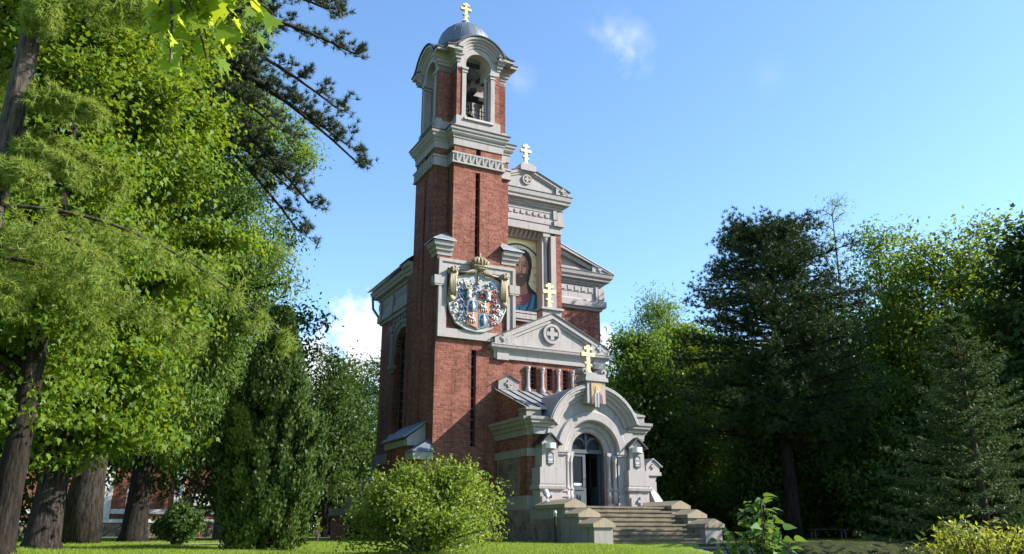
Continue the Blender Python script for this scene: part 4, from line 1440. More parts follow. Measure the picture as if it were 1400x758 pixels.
# keystone block with small icon, and the porch cross
m = MB()
m.box(PA - .42, PA + .42, -3.62, -2.9, 6.35, 7.22); m.box(PA - .52, PA + .52, -3.7, -2.8, 7.22, 7.36); m.box(PA - .46, PA + .46, -3.64, -2.85, 7.36, 7.5)
m.box(PA - .3, PA + .3, -3.45, -2.95, 7.5, 7.6)
kb = part(m, 'keystone_block', M_TRIM)
m = MB()
for sg in (-1, 1):
    m.tube([(PA + sg * .44, -3.55, 7.62), (PA + sg * .44, -2.95, 7.66)], .13, 12); m.ball((PA + sg * .44, -3.55, 7.62), .06)
split_build(m, 'scroll_roll', M_TRIM, kb)
ki = MB(); ki.box(PA - .25, PA + .25, -3.66, -3.6, 6.34, 7.14)
kio = part(ki, 'small_icon', tess('small_gold', (.30, .20, .06), True))
def kin(nm, poly, col, y):
    m = MB()
    for q in (poly if isinstance(poly[0], list) else [poly]): m.prism([(PA + x, z) for x, z in q], y, -3.65)
    sub(m, nm, tess('small_' + nm, col), kio)
m = MB(); m.ring(PA, 6.92, .0, .15, 0, 360, -3.668, -3.65, 24); sub(m, 'halo', tess('small_halo', (.34, .27, .13), True), kio)
kin('robe', [(-.27, 6.36), (.27, 6.36), (.24, 6.66), (.1, 6.78), (-.1, 6.78), (-.19, 6.62)], (.12, .035, .025), -3.672)
kin('vestment', [(-.1, 6.2), (.08, 6.2), (.1, 6.7), (.05, 6.8), (-.05, 6.8), (-.12, 6.7)], (.26, .28, .29), -3.68)
kin('stole', [(-.03, 6.2), (.03, 6.2), (.03, 6.74), (-.03, 6.74)], (.05, .1, .18), -3.686)
kin('beard', [(-.06, 6.78), (.06, 6.78), (.08, 6.9), (-.08, 6.9)], (.42, .40, .38), -3.684)
kin('face', [(-.07, 6.86), (.07, 6.86), (.08, 6.96), (.04, 7.03), (-.04, 7.03), (-.08, 6.96)], (.38, .22, .14), -3.69)
gold_cross(PA - .1, -3.2, 7.58, 1.15)

# pillars beside the portal, with lamps and plaques
def pillar(c, side):
    m = MB()
    f = -3.42
    m.box(c - .47, c + .47, f, PV, 2.44, 3.02)
    m.sweep([(c - .46, PV), (c - .46, f), (c + .46, f), (c + .46, PV)], [(-.2, 3.0), (.0, 3.02), (.10, 3.08), (.12, 3.18), (.04, 3.22), (.06, 3.28), (-.2, 3.3)])
    m.box(c - .48, c + .48, f - .02, PV, 3.28, 3.86)
    m.prism([(c - .36, 3.86), (c + .36, 3.86), (c + .33, 4.78), (c, 5.1), (c - .33, 4.78)], f + .06, PV)
    # gabled relief on the base block
    m.prism([(c - .42, 2.46), (c + .42, 2.46), (c + .42, 2.82), (c, 2.98), (c - .42, 2.82)], f - .05, f + .1)
    o = part(m, 'portal_pillar', M_TRIM)
    k = MB(); wall_cross(k, c + .02, 2.68, .17, f - .05, .06); split_build(k, 'carved_cross', M_TRIM, o)
    k = MB()
    for q in (-1, 1):
        k.prism([(c, 5.10), (c + q * .47, 4.69), (c + q * .47, 4.73), (c, 5.15)], f - .08, PV)
    sub(k, 'pillar_roof', M_FLASH, o)
    k = MB()
    n = 14
    poly = [(c - .0 + .23 * math.cos(PI + PI * i / n), f + .06 + .2 * math.sin(PI + PI * i / n)) for i in range(n + 1)]
    k.prism(poly, 4.56, 4.76, 'z')
    part(k, 'wall_lamp', M_WHITE)
    k = MB(); k.prism([(c - .14, 4.0), (c, 3.92), (c + .14, 4.0), (c + .14, 4.4), (c, 4.46), (c - .14, 4.4)], f + .03, f + .08)
    p = part(k, 'door_plaque', Mat('plaque', (.03, .034, .04), .4).m)
    k = MB()
    for i, (z, w) in enumerate(((4.34, .07), (4.28, .1), (4.16, .1), (4.12, .08), (4.05, .09))):
        k.box(c - w, c + w, f + .024, f + .032, z - .012, z + .014)
    k.box(c - .11, c + .11, f + .025, f + .032, 4.2, 4.215)
    sub(k, 'plaque_lettering', M_SILV, p)
pillar(3.43, 0); pillar(2 * PA - 3.43, 1)

# door
DV = PV + .12
m = MB()
for x0, x1 in ((PA - .78, PA - .70), (PA + .70, PA + .78)): m.box(x0, x1, DV - .06, DV + .1, 2.43, 4.95)
m.box(PA - .78, PA + .78, DV - .07, DV + .1, 4.50, 4.64); m.box(PA - .05, PA + .05, DV - .07, DV + .1, 4.64, 5.66)
m.arcsweep(PA, 4.9, [(.66, DV - .06), (.78, DV - .06), (.78, DV + .1), (.66, DV + .1)], 0, 180, 30)
for sg in (-1, 1): m.box(PA + sg * .66 - .04, PA + sg * .66 + .04, DV - .055, DV + .1, 4.64, 4.95)
for q in (-1, 1):
    m.arcsweep(PA + q * .36, 4.78, [(.27, DV - .04), (.36, DV - .04), (.36, DV + .06), (.27, DV + .06)], 0, 180, 14)
dr = part(m, 'door_frame', M_DOOR)
m = MB(); m.box(PA - .74, PA + .74, DV + .0, DV + .03, 4.6, 4.92); m.ring(PA, 4.9, 0, .74, 0, 180, DV, DV + .03, 24)
sub(m, 'fanlight', M_GLASSL, dr)
m = MB()
m.wall(PA - .70, PA - .02, 2.45, 4.5, [(PA - .59, PA - .15, 3.25, 4.38)], DV - .03, DV + .04)
m.box(PA - .62, PA - .12, DV - .05, DV, 2.6, 3.02); m.box(PA - .64, PA - .10, DV - .06, DV, 3.1, 3.2)
leafd = part(m, 'door_leaf', M_DOOR)
m = MB(); m.box(PA - .6, PA - .14, DV, DV + .02, 3.24, 4.39); sub(m, 'door_pane', M_GLASSL, leafd)
m = MB(); m.box(PA - .56, PA - .2, DV - .012, DV - .002, 3.27, 3.36); sub(m, 'paper_notice', M_WHITE, leafd)
m = MB()
for pts in ([(-.47, 2.68), (-.44, 2.92), (-.37, 2.72), (-.30, 2.92), (-.27, 2.68)],): m.tube([(PA + x, DV - .055, z) for x, z in pts], .018, 5)
sub(m, 'monogram', M_DOOR, leafd)
m = MB(); m.tube([(PA - .07, DV - .06, 3.2), (PA - .07, DV - .1, 3.25), (PA - .07, DV - .1, 3.5), (PA - .07, DV - .06, 3.55)], .015, 6); sub(m, 'handle', M_IRON, leafd)
m = MB(); m.wall(DV + .08, DV + .78, 2.45, 4.5, [(DV + .2, DV + .66, 3.25, 4.38)], PA + .64, PA + .70, 'x'); m.box(PA + .645, PA + .69, DV + .2, DV + .66, 2.6, 3.1)
ol = part(m, 'door_leaf', M_DOOR, label='grey door leaf standing open inwards')
m = MB(); m.box(PA + .66, PA + .68, DV + .19, DV + .67, 3.24, 4.39); sub(m, 'door_pane', M_GLASSL, ol)

# right side of the porch: gabled buttress with a sloping sheet roof
m = MB()
m.box(PU1, 8.62, -2.9, -2.2, 1.0, 3.5)
m.prism([(PU1 + .02, 3.85), (8.72, 3.85), (8.72, 4.12), (8.4, 4.36), (PU1 + .02, 4.12)], -3.02, -2.2)
m.box(PU1 + .02, 8.78, -3.06, -2.2, 3.72, 3.86)
m.prism([(PU1 + .02, 3.72), (8.62, 3.72), (8.4, 3.3), (PU1 + .02, 3.2)], -2.98, -2.2)
sb = part(m, 'side_buttress', M_TRIM)
m = MB(); wall_cross(m, 8.38, 4.08, .1, -3.02, .05); split_build(m, 'carved_cross', M_TRIM, sb)
m = MB(); m.prism([(PU1 + .02, 4.13), (8.40, 4.37), (8.40, 4.41), (PU1 + .02, 4.17)], -3.08, -2.2); m.prism([(8.40, 4.37), (8.84, 4.05), (8.84, 4.09), (8.4, 4.41)], -3.08, -2.2)
sub(m, 'buttress_roof', M_ROOF, sb)
m = MB()
m.add([(8.1, -3.0, 3.4), (8.5, -2.7, 3.4), (9.05, -3.0, 2.5), (8.2, -3.45, 2.5), (8.45, -2.3, 3.5), (9.2, -2.3, 2.5), (8.1, -2.3, 2.4)],
      [(0, 3, 2, 1), (1, 2, 5, 4), (0, 1, 4), (3, 6, 5, 2), (0, 4, 6), (0, 6, 3), (4, 5, 6)])
m.box(8.85, 9.15, -3.1, -2.6, 2.42, 2.6)
sub(m, 'hip_roof', M_ROOF, sb)

# left side: lean-to with sheet roof, and the corner hood below it
m = MB()
m.box(-.75, 0, .95, 3.3, 1.0, 4.9)
ann = part(m, 'lean_to', M_BRICK)
m = MB()
m.prism([(-.8, 4.85), (-.02, 4.85), (-.02, 5.75), (-.8, 5.15)], .72, .98, 'y'); m.box(-.84, -.02, .98, 3.4, 4.85, 5.1)
m.box(-.86, -.02, -.18, .72, 4.25, 4.55)
sub(m, 'lean_to_gable', M_TRIM, ann)
m = MB(); m.prism([(.0, 5.82), (-.98, 5.13), (-.98, 5.17), (.0, 5.87)], .55, 3.5, 'y')
for i in range(6): m.prism([(.0, 5.87), (-.98, 5.17), (-.98, 5.20), (.0, 5.90)], .6 + i * .55, .63 + i * .55, 'y')
m.add([(-.92, -.25, 4.56), (.0, -.25, 4.56), (.0, .8, 4.56), (-.92, .8, 4.56), (.0, .75, 5.1), (0, .3, 5.1)], [(0, 1, 5), (0, 5, 4, 3), (0, 3, 2, 1), (2, 3, 4)])
sub(m, 'lean_to_roof', M_DOME, ann)
m = MB(); m.box(-.6, 0.02, -.06, .72, 1.0, 4.3)
sub(m, 'corner_buttress', M_BRICK, ann)
# plinth bands of tower and nave
m = MB()
m.sweep([(-.02, 3.66), (-.02, -.02), (2.8, -.02)], [(-.2, 1.0), (.14, 1.0), (.14, 2.2), (-.2, 2.3)])
m.box(NU0 - .16, NU0 + .1, 3.6, NV1 + .1, 1.0, 2.2)
part(m, 'stone_plinth', M_STONE)
# rear left wing: stepped parapet of the crypt stair
m = MB()
m.box(-.75, 1.1, 8.6, 11.6, 1.0, 2.32)
wg = part(m, 'crypt_wing', M_BRICK)
m = MB()
m.box(-.86, 1.1, 8.5, 11.7, 2.3, 2.62)
m.prism([(-.84, 2.62), (-.18, 2.62), (-.18, 2.95), (-.51, 3.2), (-.84, 2.95)], 8.45, 8.9, 'y')
m.box(.55, 1.12, 9.5, 10.9, 2.6, 3.4); m.prism([(.45, 3.4), (1.12, 3.4), (1.12, 3.95), (.78, 4.2), (.45, 3.95)], 9.4, 10.9, 'y')
wall_cross(m, -.51, 2.86, .11, 8.45, .05)
sub(m, 'wing_coping', M_TRIMB, wg)
m = MB(); m.box(-.78, -.2, 8.58, 8.7, 1.2, 2.2); sub(m, 'wing_opening', M_VOID, wg)

# ------------------------------------------------------------------ the entrance stair
ST = thing('stone_staircase', 'broad stone entrance stair with stepped side walls below the porch door', 'stairs', world(PA, -5.2, G0), YAW)
def st(mb, name, m, parent=None):
    for i, (x, y, z) in enumerate(mb.v): mb.v[i] = (x - PA, y + 5.2, z)
    return mb.build(name, m, parent or ST, G0)
z_top, nst = 2.43, 8
rs = (z_top - 1.2) / nst
m = MB(); m.box(3.5, 7.32, -5.25, -2.9, 1.0, z_top); m.box(3.5, 7.32, -5.29, -5.24, z_top - .06, z_top)
st(m, 'landing', M_STEP)
for i in range(1, nst):
    m = MB(); v1 = -5.24 - (i - 1) * .285
    z = z_top - i * rs
    m.box(3.5, 7.32, v1 - .285, v1 + .05, 1.0, z - .055); m.box(3.5, 7.32, v1 - .325, v1 + .05, z - .055, z)
    st(m, 'step', M_STEP)
for x0, x1 in ((2.78, 3.5), (7.32, 8.06)):
    for (v0, v1, zt) in ((-5.5, -3.45, 2.36), (-6.4, -5.5, 2.03), (-7.3, -6.4, 1.70)):
        m = MB(); m.box(x0, x1, v0, v1, .9, zt)
        if v1 == -3.45: m.box(x0 + .02, x1 - .02, v1, PV - .02, .9, zt)
        w = st(m, 'cheek_wall', M_TRIMB)
        c = (x0 + x1) / 2
        m = MB()
        back = v1 if v1 == -3.45 else v1 + .0
        m.prism([(x0 - .07, zt), (x1 + .07, zt), (x1 + .07, zt + .12), (c, zt + .30), (x0 - .07, zt + .12)], v0 - .08, back + (.0 if v1 == -3.45 else -.0))
        k = st(m, 'coping', M_CAP, w)
        if v0 == -5.5:
            m = MB(); m.box(x0 - .02, x1 + .02, v0 + .3, PV, .95, 2.0)
            st(m, 'rubble_base', M_STONE, w)
# lower flight of dark granite and its kerb
GS = thing('granite_steps', 'low dark granite steps leading down from the stone stair to the path', 'steps', world(6.8, -7.5, 1.0), YAW)
for i in range(5):
    m = MB(); v1 = -7.28 - i * .42
    z = 1.2 - i * .115
    m.box(5.52 - 6.8, 8.4 - 6.8, v1 - .42 + 7.5, v1 + 7.5 + .02, z - .6, z)
    m.build('step', M_GRANITE, GS, 1.0)
KB = MB(); KB.prism([(-7.25, 1.23), (-9.6, .98), (-9.6, .3), (-7.25, .6)], -.07, .07, 'x')
kb_o = KB.build('stone_kerb', M_CAP, None, 0)
kb_o.location = world(5.45, 0, 0); kb_o.rotation_euler = (0, 0, YAW)
tag(kb_o, 'pale stone kerb edging the lawn beside the granite steps', 'kerb')

# ------------------------------------------------------------------ vegetation
MAPLE_LEAF = np.array([(0, 0), (.10, .05), (.36, .0), (.30, .16), (.50, .30), (.30, .42), (.34, .62), (.16, .58), (0, 1.0), (-.16, .58), (-.34, .62), (-.30, .42), (-.50, .30), (-.30, .16), (-.36, .0), (-.10, .05)])
STAR_LEAF = np.array([(0, 0), (.34, .08), (.24, .26), (.46, .46), (.2, .52), (0, 1.0), (-.2, .52), (-.46, .46), (-.24, .26), (-.34, .08)])
DIAMOND = np.array([(0, 0), (.27, .42), (0, 1.0), (-.27, .42)])
OVAL = np.array([(0, 0), (.24, .22), (.27, .5), (0, 1.0), (-.27, .5), (-.24, .22)])
SLIM = np.array([(0, 0), (.13, .4), (0, 1.0), (-.13, .4)])
BLADE = np.array([(-.05, 0), (.05, 0), (0, 1.0)])


def unit(a):
    return a / np.maximum(np.linalg.norm(a, axis=-1, keepdims=True), 1e-9)


def leaves(name, P, tip, nrm, size, shape, m, parent, fold=.25, curl=.15):
    """one leaf face per point: tip = direction of the leaf's long axis, nrm = rough normal"""
    t = unit(tip)
    n = unit(nrm - t * np.sum(nrm * t, 1, keepdims=True))
    b = np.cross(t, n)
    k = len(shape)
    x, y = shape[:, 0], shape[:, 1]
    sz = size[:, None, None]
    V = P[:, None, :] + sz * (b[:, None, :] * x[None, :, None] + t[:, None, :] * y[None, :, None] + n[:, None, :] * (np.abs(x) * fold - y * y * curl)[None, :, None])
    N = len(P)
    F = np.arange(N * k).reshape(N, k)
    return np_mesh(name, V.reshape(-1, 3), F, m, parent)


def tufts(name, P, D, length, width, per, m, parent, spread=.9, seed=0):
    """needle tufts: 'per' narrow blades at every point, fanning round direction D"""
    r = np.random.default_rng(seed)
    N = len(P)
    PP = np.repeat(P, per, 0)
    DD = np.repeat(D, per, 0)
    t = unit(unit(DD) + r.normal(size=(N * per, 3)) * spread)
    nn = r.normal(size=(N * per, 3))
    L = length * r.uniform(.7, 1.15, N * per)
    sh = np.array([(-.5, 0), (.5, 0), (.15, 1.0)])
    b = unit(np.cross(t, nn))
    V = PP[:, None, :] + b[:, None, :] * (sh[:, 0] * width)[None, :, None] + t[:, None, :] * (sh[:, 1][None, :, None] * L[:, None, None])
    F = np.arange(N * per * 3).reshape(-1, 3)
    return np_mesh(name, V.reshape(-1, 3), F, m, parent)


def bez(a, b, c, n=7):
    return [a * (1 - t) ** 2 + b * 2 * t * (1 - t) + c * t * t for t in np.linspace(0, 1, n)]


def V3(*a):
    return np.array(a, float)


def broadleaf(name, label, cat, x, y, H, base, R, r0, shape, lsize, m, barkm, seed, nl=26, ns=7, lpc=55, cs=.55, off=(0, 0), lean=(0, 0), group=None,
              top=None, flat=.65, prof=None, droop=.35, tip_up=.25, keep=None):
    """tapered trunk, limbs and side twigs; leaf clusters at the twigs make an uneven crown with gaps"""
    r = np.random.default_rng(seed)
    z0 = float(ground_z(x, y)) - .1
    T = thing(name, label, cat, (x, y, z0), 0, group)
    mb = MB()
    top = top or H
    nseg = 12
    tr = []
    for i in range(nseg + 1):
        t = i / nseg
        tr.append(V3(lean[0] * t * t * H + .06 * r0 * 4 * math.sin(5 * t + seed), lean[1] * t * t * H + .06 * r0 * 4 * math.cos(4 * t + seed), t * H * .93))
    rad = [r0 * (1.55 if i == 0 else 1.0) * (1 - .86 * (i / nseg) ** .9) for i in range(nseg + 1)]
    tr.insert(1, tr[0] * .8 + tr[1] * .2); rad.insert(1, r0 * 1.12)
    mb.tube(tr, rad, 10)
    def tp(z):
        zz = np.clip(z, 0, H * .92)
        for i in range(len(tr) - 1):
            if tr[i + 1][2] >= zz:
                f = (zz - tr[i][2]) / max(1e-6, tr[i + 1][2] - tr[i][2])
                return tr[i] * (1 - f) + tr[i + 1] * f
        return tr[-1]
    cl = []
    for i in range(nl):
        s = (i + r.uniform(.1, .9)) / nl
        zt = base + (H - base) * s                                        # height of the limb's tip
        rel = s
        k = prof(rel) if prof else math.sqrt(max(.02, 1 - (2 * rel - .92) ** 2 * .98))
        a = i * 2.39996 + r.uniform(-.5, .5)
        rr = R * k * r.uniform(.62, 1.12)
        tipp = V3(off[0] + rr * math.cos(a), off[1] + rr * math.sin(a), zt)
        st = tp(max(base * .75, zt - rr * r.uniform(.35, .75)))
        mid = (st + tipp) / 2 + V3(0, 0, rr * .18)
        pts = bez(st, mid, tipp, 7)
        rb = max(.02, r0 * .34 * (1 - .7 * s))
        mb.tube(pts, [rb * (1 - .85 * j / 6) + .008 for j in range(7)], 5, False)
        for j in range(ns):
            f = .3 + .7 * (j + r.uniform(0, 1)) / ns
            q = pts[min(6, int(f * 6))]
            d = unit(r.normal(size=3) * V3(1, 1, .55) + V3(math.cos(a), math.sin(a), .2) * .5)
            e = q + d * R * r.uniform(.12, .34)
            mb.tube([q, (q + e) / 2 + V3(0, 0, .06), e], [.022, .016, .008], 4, False)
            cl.append(e)
            if j % 2 == 0: cl.append((q + e) / 2)
        cl.append(tipp)
    cl = np.array(cl)
    if keep is not None:
        cl = cl[keep(cl + V3(x, y, z0))]
    tro = mb.build('trunk', barkm, T, 0, True)
    n = len(cl)
    cnt = np.maximum(6, (lpc * r.uniform(.45, 1.5, n)).astype(int))
    P = np.repeat(cl, cnt, 0) + r.normal(size=(cnt.sum(), 3)) * V3(cs, cs, cs * flat)
    ctr = V3(off[0], off[1], (base + H) / 2)
    out = unit(P - ctr)
    N = len(P)
    nrm = V3(0, 0, 1) * .75 + out * .5 + r.normal(size=(N, 3)) * .42
    tip = out * .5 + r.normal(size=(N, 3)) * .7 - V3(0, 0, 1) * droop
    sz = lsize * r.uniform(.65, 1.25, N)
    leaves('crown', P, tip, nrm, sz, shape, m, T)
    return T


def copy_thing(o, label, x, y, rz=0., sc=1., sz=None, group=None):
    c = o.copy()
    C.objects.link(c)
    c['label'] = label
    if group: c['group'] = group
    c.location = (x, y, float(ground_z(x, y)) - .1)
    c.rotation_euler = (0, 0, rz)
    c.scale = (sc, sc, sz or sc)
    for ch in o.children:
        k = ch.copy()
        C.objects.link(k)
        k.parent = c
    return c


# --- left: maples, larch, pine, ash, linden
broadleaf('maple_tree', 'large maple with scaly sunlit trunk and bright yellow green leaves, near the left edge', 'tree', -9.75, 18, 17, 2.6, 3.0, .33, STAR_LEAF, .135, L_MAPLE, B_MID, 11,
          nl=52, ns=9, lpc=175, cs=.44, off=(-.5, .0), flat=.22, droop=.3, prof=lambda s: .75 + .35 * math.sin(PI * s) - .1 * (s > .9))
broadleaf('maple_tree', 'shaded maple with dark trunk cut by the left edge of the view', 'tree', -8.72, 14.6, 13, 3.2, 2.6, .26, STAR_LEAF, .12, L_MAPLE, B_DARK, 12,
          nl=30, ns=8, lpc=130, cs=.42, off=(-1.7, .6), flat=.35, prof=lambda s: .8 + .25 * math.sin(PI * s))
broadleaf('ash_tree', 'tall ash with feathery mid green crown between the maples and the bell tower', 'tree', -13.75, 31, 25, 4.0, 3.7, .42, SLIM * V3(1.5, 1, 1)[:2], .19, L_ASH, B_DARK, 13,
          nl=100, ns=10, lpc=180, cs=.38, off=(.55, 0), flat=.8, droop=.6, prof=lambda s: (.8 + .45 * math.sin(PI * min(1, s * 1.15))) * (1 if s < .75 else 1.0 - 1.6 * (s - .75)))
broadleaf('linden_tree', 'shady linden with dark low crown in front of the brick house', 'tree', -23.5, 44, 17, 4.2, 5.4, .36, DIAMOND, .30, L_DARK, B_BROWN, 14,
          nl=44, ns=8, lpc=46, cs=.7, off=(4.0, 0), prof=lambda s: .85 + .3 * math.sin(PI * s))
broadleaf('linden_tree', 'dark linden crown low behind the dark conifer column, left of the chapel', 'tree', -12.6, 37, 12, 1.9, 3.3, .3, DIAMOND, .26, L_DARK, B_BROWN, 15,
          nl=34, ns=8, lpc=44, cs=.55, prof=lambda s: .9 + .2 * math.sin(PI * s))
broadleaf('plum_tree', 'loose tree with gappy top seen between the dark conifer column and the chapel', 'tree', -11.8, 54, 11.9, 2.6, 3.2, .26, DIAMOND, .26, L_DARK, B_DARK, 16,
          nl=26, ns=7, lpc=34, cs=.5, prof=lambda s: .95 + .1 * math.sin(PI * s) - .75 * max(0, s - .55))
broadleaf('plum_tree', 'thin leafy tree peeping out directly behind the left corner of the chapel', 'tree', -9.6, 60, 12.6, 3.4, 2.8, .24, DIAMOND, .26, L_DARK, B_DARK, 17,
          nl=22, ns=7, lpc=32, cs=.5)

# larch: trunk out of frame at the base, long drooping limbs
def larch(name, label, x, y, H, r0, seed, limbs, lean=(0, 0)):
    r = np.random.default_rng(seed)
    z0 = float(ground_z(x, y)) - .1
    T = thing(name, label, 'tree', (x, y, z0))
    mb = MB()
    ns = 14
    tr = [V3(lean[0] * i / ns * H, lean[1] * i / ns * H, i / ns * H) for i in range(ns + 1)]
    mb.tube(tr, [r0 * (1.3 if i == 0 else 1) * (1 - .8 * i / ns) for i in range(ns + 1)], 10)
    P, D = [], []
    for (z, a, ln, dr) in limbs:
        p0 = V3(lean[0] * z, lean[1] * z, z)
        d = V3(math.cos(a), math.sin(a), 0)
        pts = bez(p0, p0 + d * ln * .5 + V3(0, 0, .15 * ln * r.uniform(-.3, .8)), p0 + d * ln + V3(0, 0, -ln * dr), 12)
        mb.tube(pts, [.034 * (1 - .85 * j / 11) + .005 for j in range(12)], 5, False)
        side = V3(-d[1], d[0], 0)
        for j in range(2, 12):
            for sg in (-1, 1):
                for _ in range(2):
                    w = min(.62, ln * .2) * r.uniform(.35, 1.35) * (1.15 - j / 16)
                    e = pts[j] + side * sg * w + d * w * .6 + V3(0, 0, w * r.uniform(-1.0, .25))
                    m_ = (pts[j] + e) / 2 + V3(0, 0, .05)
                    tw = bez(pts[j], m_, e, 6)
                    mb.tube(tw[::2] + [tw[-1]], [.008, .007, .005, .004], 3, False)
                    for q in np.linspace(.1, 1, 7):
                        c = bez(pts[j], m_, e, 11)[int(q * 10)]
                        P.append(c); D.append((e - pts[j]) + V3(0, 0, -.1))
                        hang = c + V3(r.normal() * .05, r.normal() * .05, -r.uniform(.05, .28))
                        P.append(hang); D.append(V3(r.normal() * .3, r.normal() * .3, -1))
    mb.build('trunk', B_GREY, T, 0, True)
    tufts('crown', np.array(P), np.array(D), .14, .018, 10, L_LARCH, T, .85, seed)
    return T
larch('larch_tree', 'feathery pale green larch with leaning grey trunk and drooping long limbs at the left', -8.32, 12.0, 19, .25, 21,
      [(7.6, -.1, 1.5, .25), (7.0, .5, 1.7, .3), (6.7, -.3, 1.6, .45), (6.2, -.7, 1.5, .3), (5.6, .15, 4.6, .42), (5.0, -.45, 3.0, .3), (4.8, .5, 3.2, .3), (9.6, .1, 2.3, .15), (10.4, -.4, 2.2, .2), (8.9, -.9, 1.4, .2),
       (4.3, -.8, 2.0, .2), (8.3, 2.6, 2.2, .3), (6.5, 3.4, 2.6, .3), (5.5, 2.0, 2.6, .3), (11.2, 1.2, 2.0, .2), (12.2, -.2, 1.8, .2), (5.0, 1.3, 2.6, .3)], lean=(.017, .01))

# black pine whose outer limbs hang into the sky
def pine(name, label, x, y, H, base, R, r0, seed, m, barkm, nl=40, prof=None, azr=None, tl=.2, tw=.02, per=16, npad=9, padr=.55, droop=.0, tp_per=10, lens=(.75, 1.1), limbs=None, pads_from=.35, jit=(.17, .09)):
    r = np.random.default_rng(seed)
    z0 = float(ground_z(x, y)) - .1
    T = thing(name, label, 'tree', (x, y, z0))
    mb = MB()
    ns = 12
    tr = [V3(.12 * math.sin(i * .8 + seed), .12 * math.cos(i * .7), i / ns * H * .97) for i in range(ns + 1)]
    mb.tube(tr, [r0 * (1.35 if i == 0 else 1) * (1 - .85 * i / ns) for i in range(ns + 1)], 10)
    P, D = [], []
    for i in range(nl + len(limbs or ())):
        s = (i + r.uniform(.1, .9)) / nl
        z = base + (H - base) * s
        a = i * 2.39996 + r.uniform(-.4, .4) if azr is None else r.uniform(*azr)
        ln = R * (prof(s) if prof else 1) * r.uniform(*lens)
        d = V3(math.cos(a), math.sin(a), 0)
        p0 = tr[min(ns, int(z / H * ns))] * V3(1, 1, 0) + V3(0, 0, min(z, H * .96))
        tip = p0 + d * ln + V3(0, 0, ln * (.12 - droop + .35 * max(0, s - .6)) + r.uniform(-.45, .5))
        if i >= nl:
            zs, tx, ty, tz = limbs[i - nl]
            s = .3
            p0 = V3(0, 0, zs - z0); tip = V3(tx - x, ty - y, tz - z0)
            ln = float(np.linalg.norm(tip - p0)); d = unit((tip - p0) * V3(1, 1, 0))
        pts = bez(p0, (p0 + tip) / 2 + V3(0, 0, ln * (.02 + .3 * droop)), tip, 10)
        mb.tube(pts, [max(.015, r0 * .28 * (1 - .5 * s)) * (1 - .8 * j / 9) + .01 for j in range(10)], 5, False)
        side = V3(-d[1], d[0], 0)
        for j in range(npad):
            f = pads_from + (1 - pads_from) * (j + r.uniform(0, .9)) / npad
            q = pts[min(9, int(f * 9.99))]
            w = padr * r.uniform(.5, 1.25) * (1.2 - .5 * f)
            e = q + side * r.uniform(-1, 1) * w * 1.5 + d * w * .8 + V3(0, 0, w * r.uniform(-.15, .45))
            mb.tube(bez(q, (q + e) / 2 - V3(0, 0, .05), e, 4), [.02, .016, .012, .01], 4, False)
            for _ in range(tp_per):
                g = r.uniform(.3, 1.08)
                c = q + (e - q) * g + r.normal(size=3) * V3(jit[0], jit[0], jit[1])
                P.append(c); D.append(unit(e - q) * .6 + V3(0, 0, .7))
    mb.build('trunk', barkm, T, 0, True)
    tufts('crown', np.array(P), np.array(D), tl, tw, per, m, T, .8, seed)
    return T
pine('black_pine', 'tall pine whose long needle limbs hang into the sky left of the tower', -13.9, 27.5, 27, 17.0, 5.0, .55, 31, L_PINE, B_MID, nl=16, droop=.34, tl=.24, tw=.026, per=28, npad=25, padr=.85, tp_per=7, pads_from=.36, jit=(.12, .10),
     limbs=[(21.5, -6.0, 27.2, 18.9), (22.5, -6.9, 26.4, 20.3), (20.2, -5.75, 27.6, 14.6), (19.6, -6.3, 28.2, 15.6), (18.8, -7.4, 27.6, 13.0), (18.0, -7.9, 28.4, 12.2), (21.0, -6.9, 28.6, 17.4), (23.5, -7.2, 28.2, 21.6), (19.0, -8.4, 26.6, 15.4), (17.6, -8.6, 29, 14.2)])

# thuja column
def thuja(x, y, H, R, seed):
    r = np.random.default_rng(seed)
    z0 = float(ground_z(x, y)) - .1
    T = thing('thuja', 'dense dark conifer column with pointed top on the lawn left of the chapel', 'conifer', (x, y, z0))
    mb = MB()
    mb.tube([(0, 0, 0), (.05, 0, H * .5), (0, .03, H * .93)], [.13, .08, .02], 8)
    Pn = 3600
    P, Dn = [], []
    for i in range(620):
        s = r.uniform(.0, .97)
        k = R * (min(1, .70 + 1.1 * s) if s < .32 else 1.05 * (1 - (s - .32) / .69) ** .95)
        a = r.uniform(0, 2 * PI)
        rr = k * r.uniform(.55, 1.1)
        e = V3(rr * math.cos(a), rr * math.sin(a), s * H + rr * .35)
        b = V3(0, 0, max(.2, s * H - rr * .25))
        if i % 2 == 0: mb.tube([b, (b + e) / 2 - V3(0, 0, .1), e], [.02, .015, .006], 4, False)
        n = int(150 * (.5 + k / R))
        f = 1.06 - .5 * r.uniform(0, 1, (n, 1)) ** 1.8
        c = b + (e - b) * f + r.normal(size=(n, 3)) * V3(.06, .06, .13)
        P.append(c)
        d = unit(e - b) * V3(1, 1, .3)
        Dn.append(np.tile(unit(d) * .55 + V3(0, 0, 1.0), (n, 1)) + r.normal(size=(n, 3)) * .28)
    P, Dn = np.concatenate(P), np.concatenate(Dn)
    P[:, 2] = np.clip(P[:, 2], .02, H)
    N = len(P)
    mb.build('trunk', B_BROWN, T, 0, True)
    fan = np.array([(0, 0), (.16, .35), (.34, .62), (.14, .66), (.1, 1.0), (-.08, .72), (-.3, .8), (-.2, .45)])
    leaves('crown', P, Dn, np.concatenate([P[:, :2], np.zeros((N, 1)) + .3], 1) + r.normal(size=(N, 3)) * .3, .10 * r.uniform(.6, 1.4, N), fan, L_THUJA, T, .1, .1)
thuja(-5.8, 20.0, 5.9, 1.28, 41)

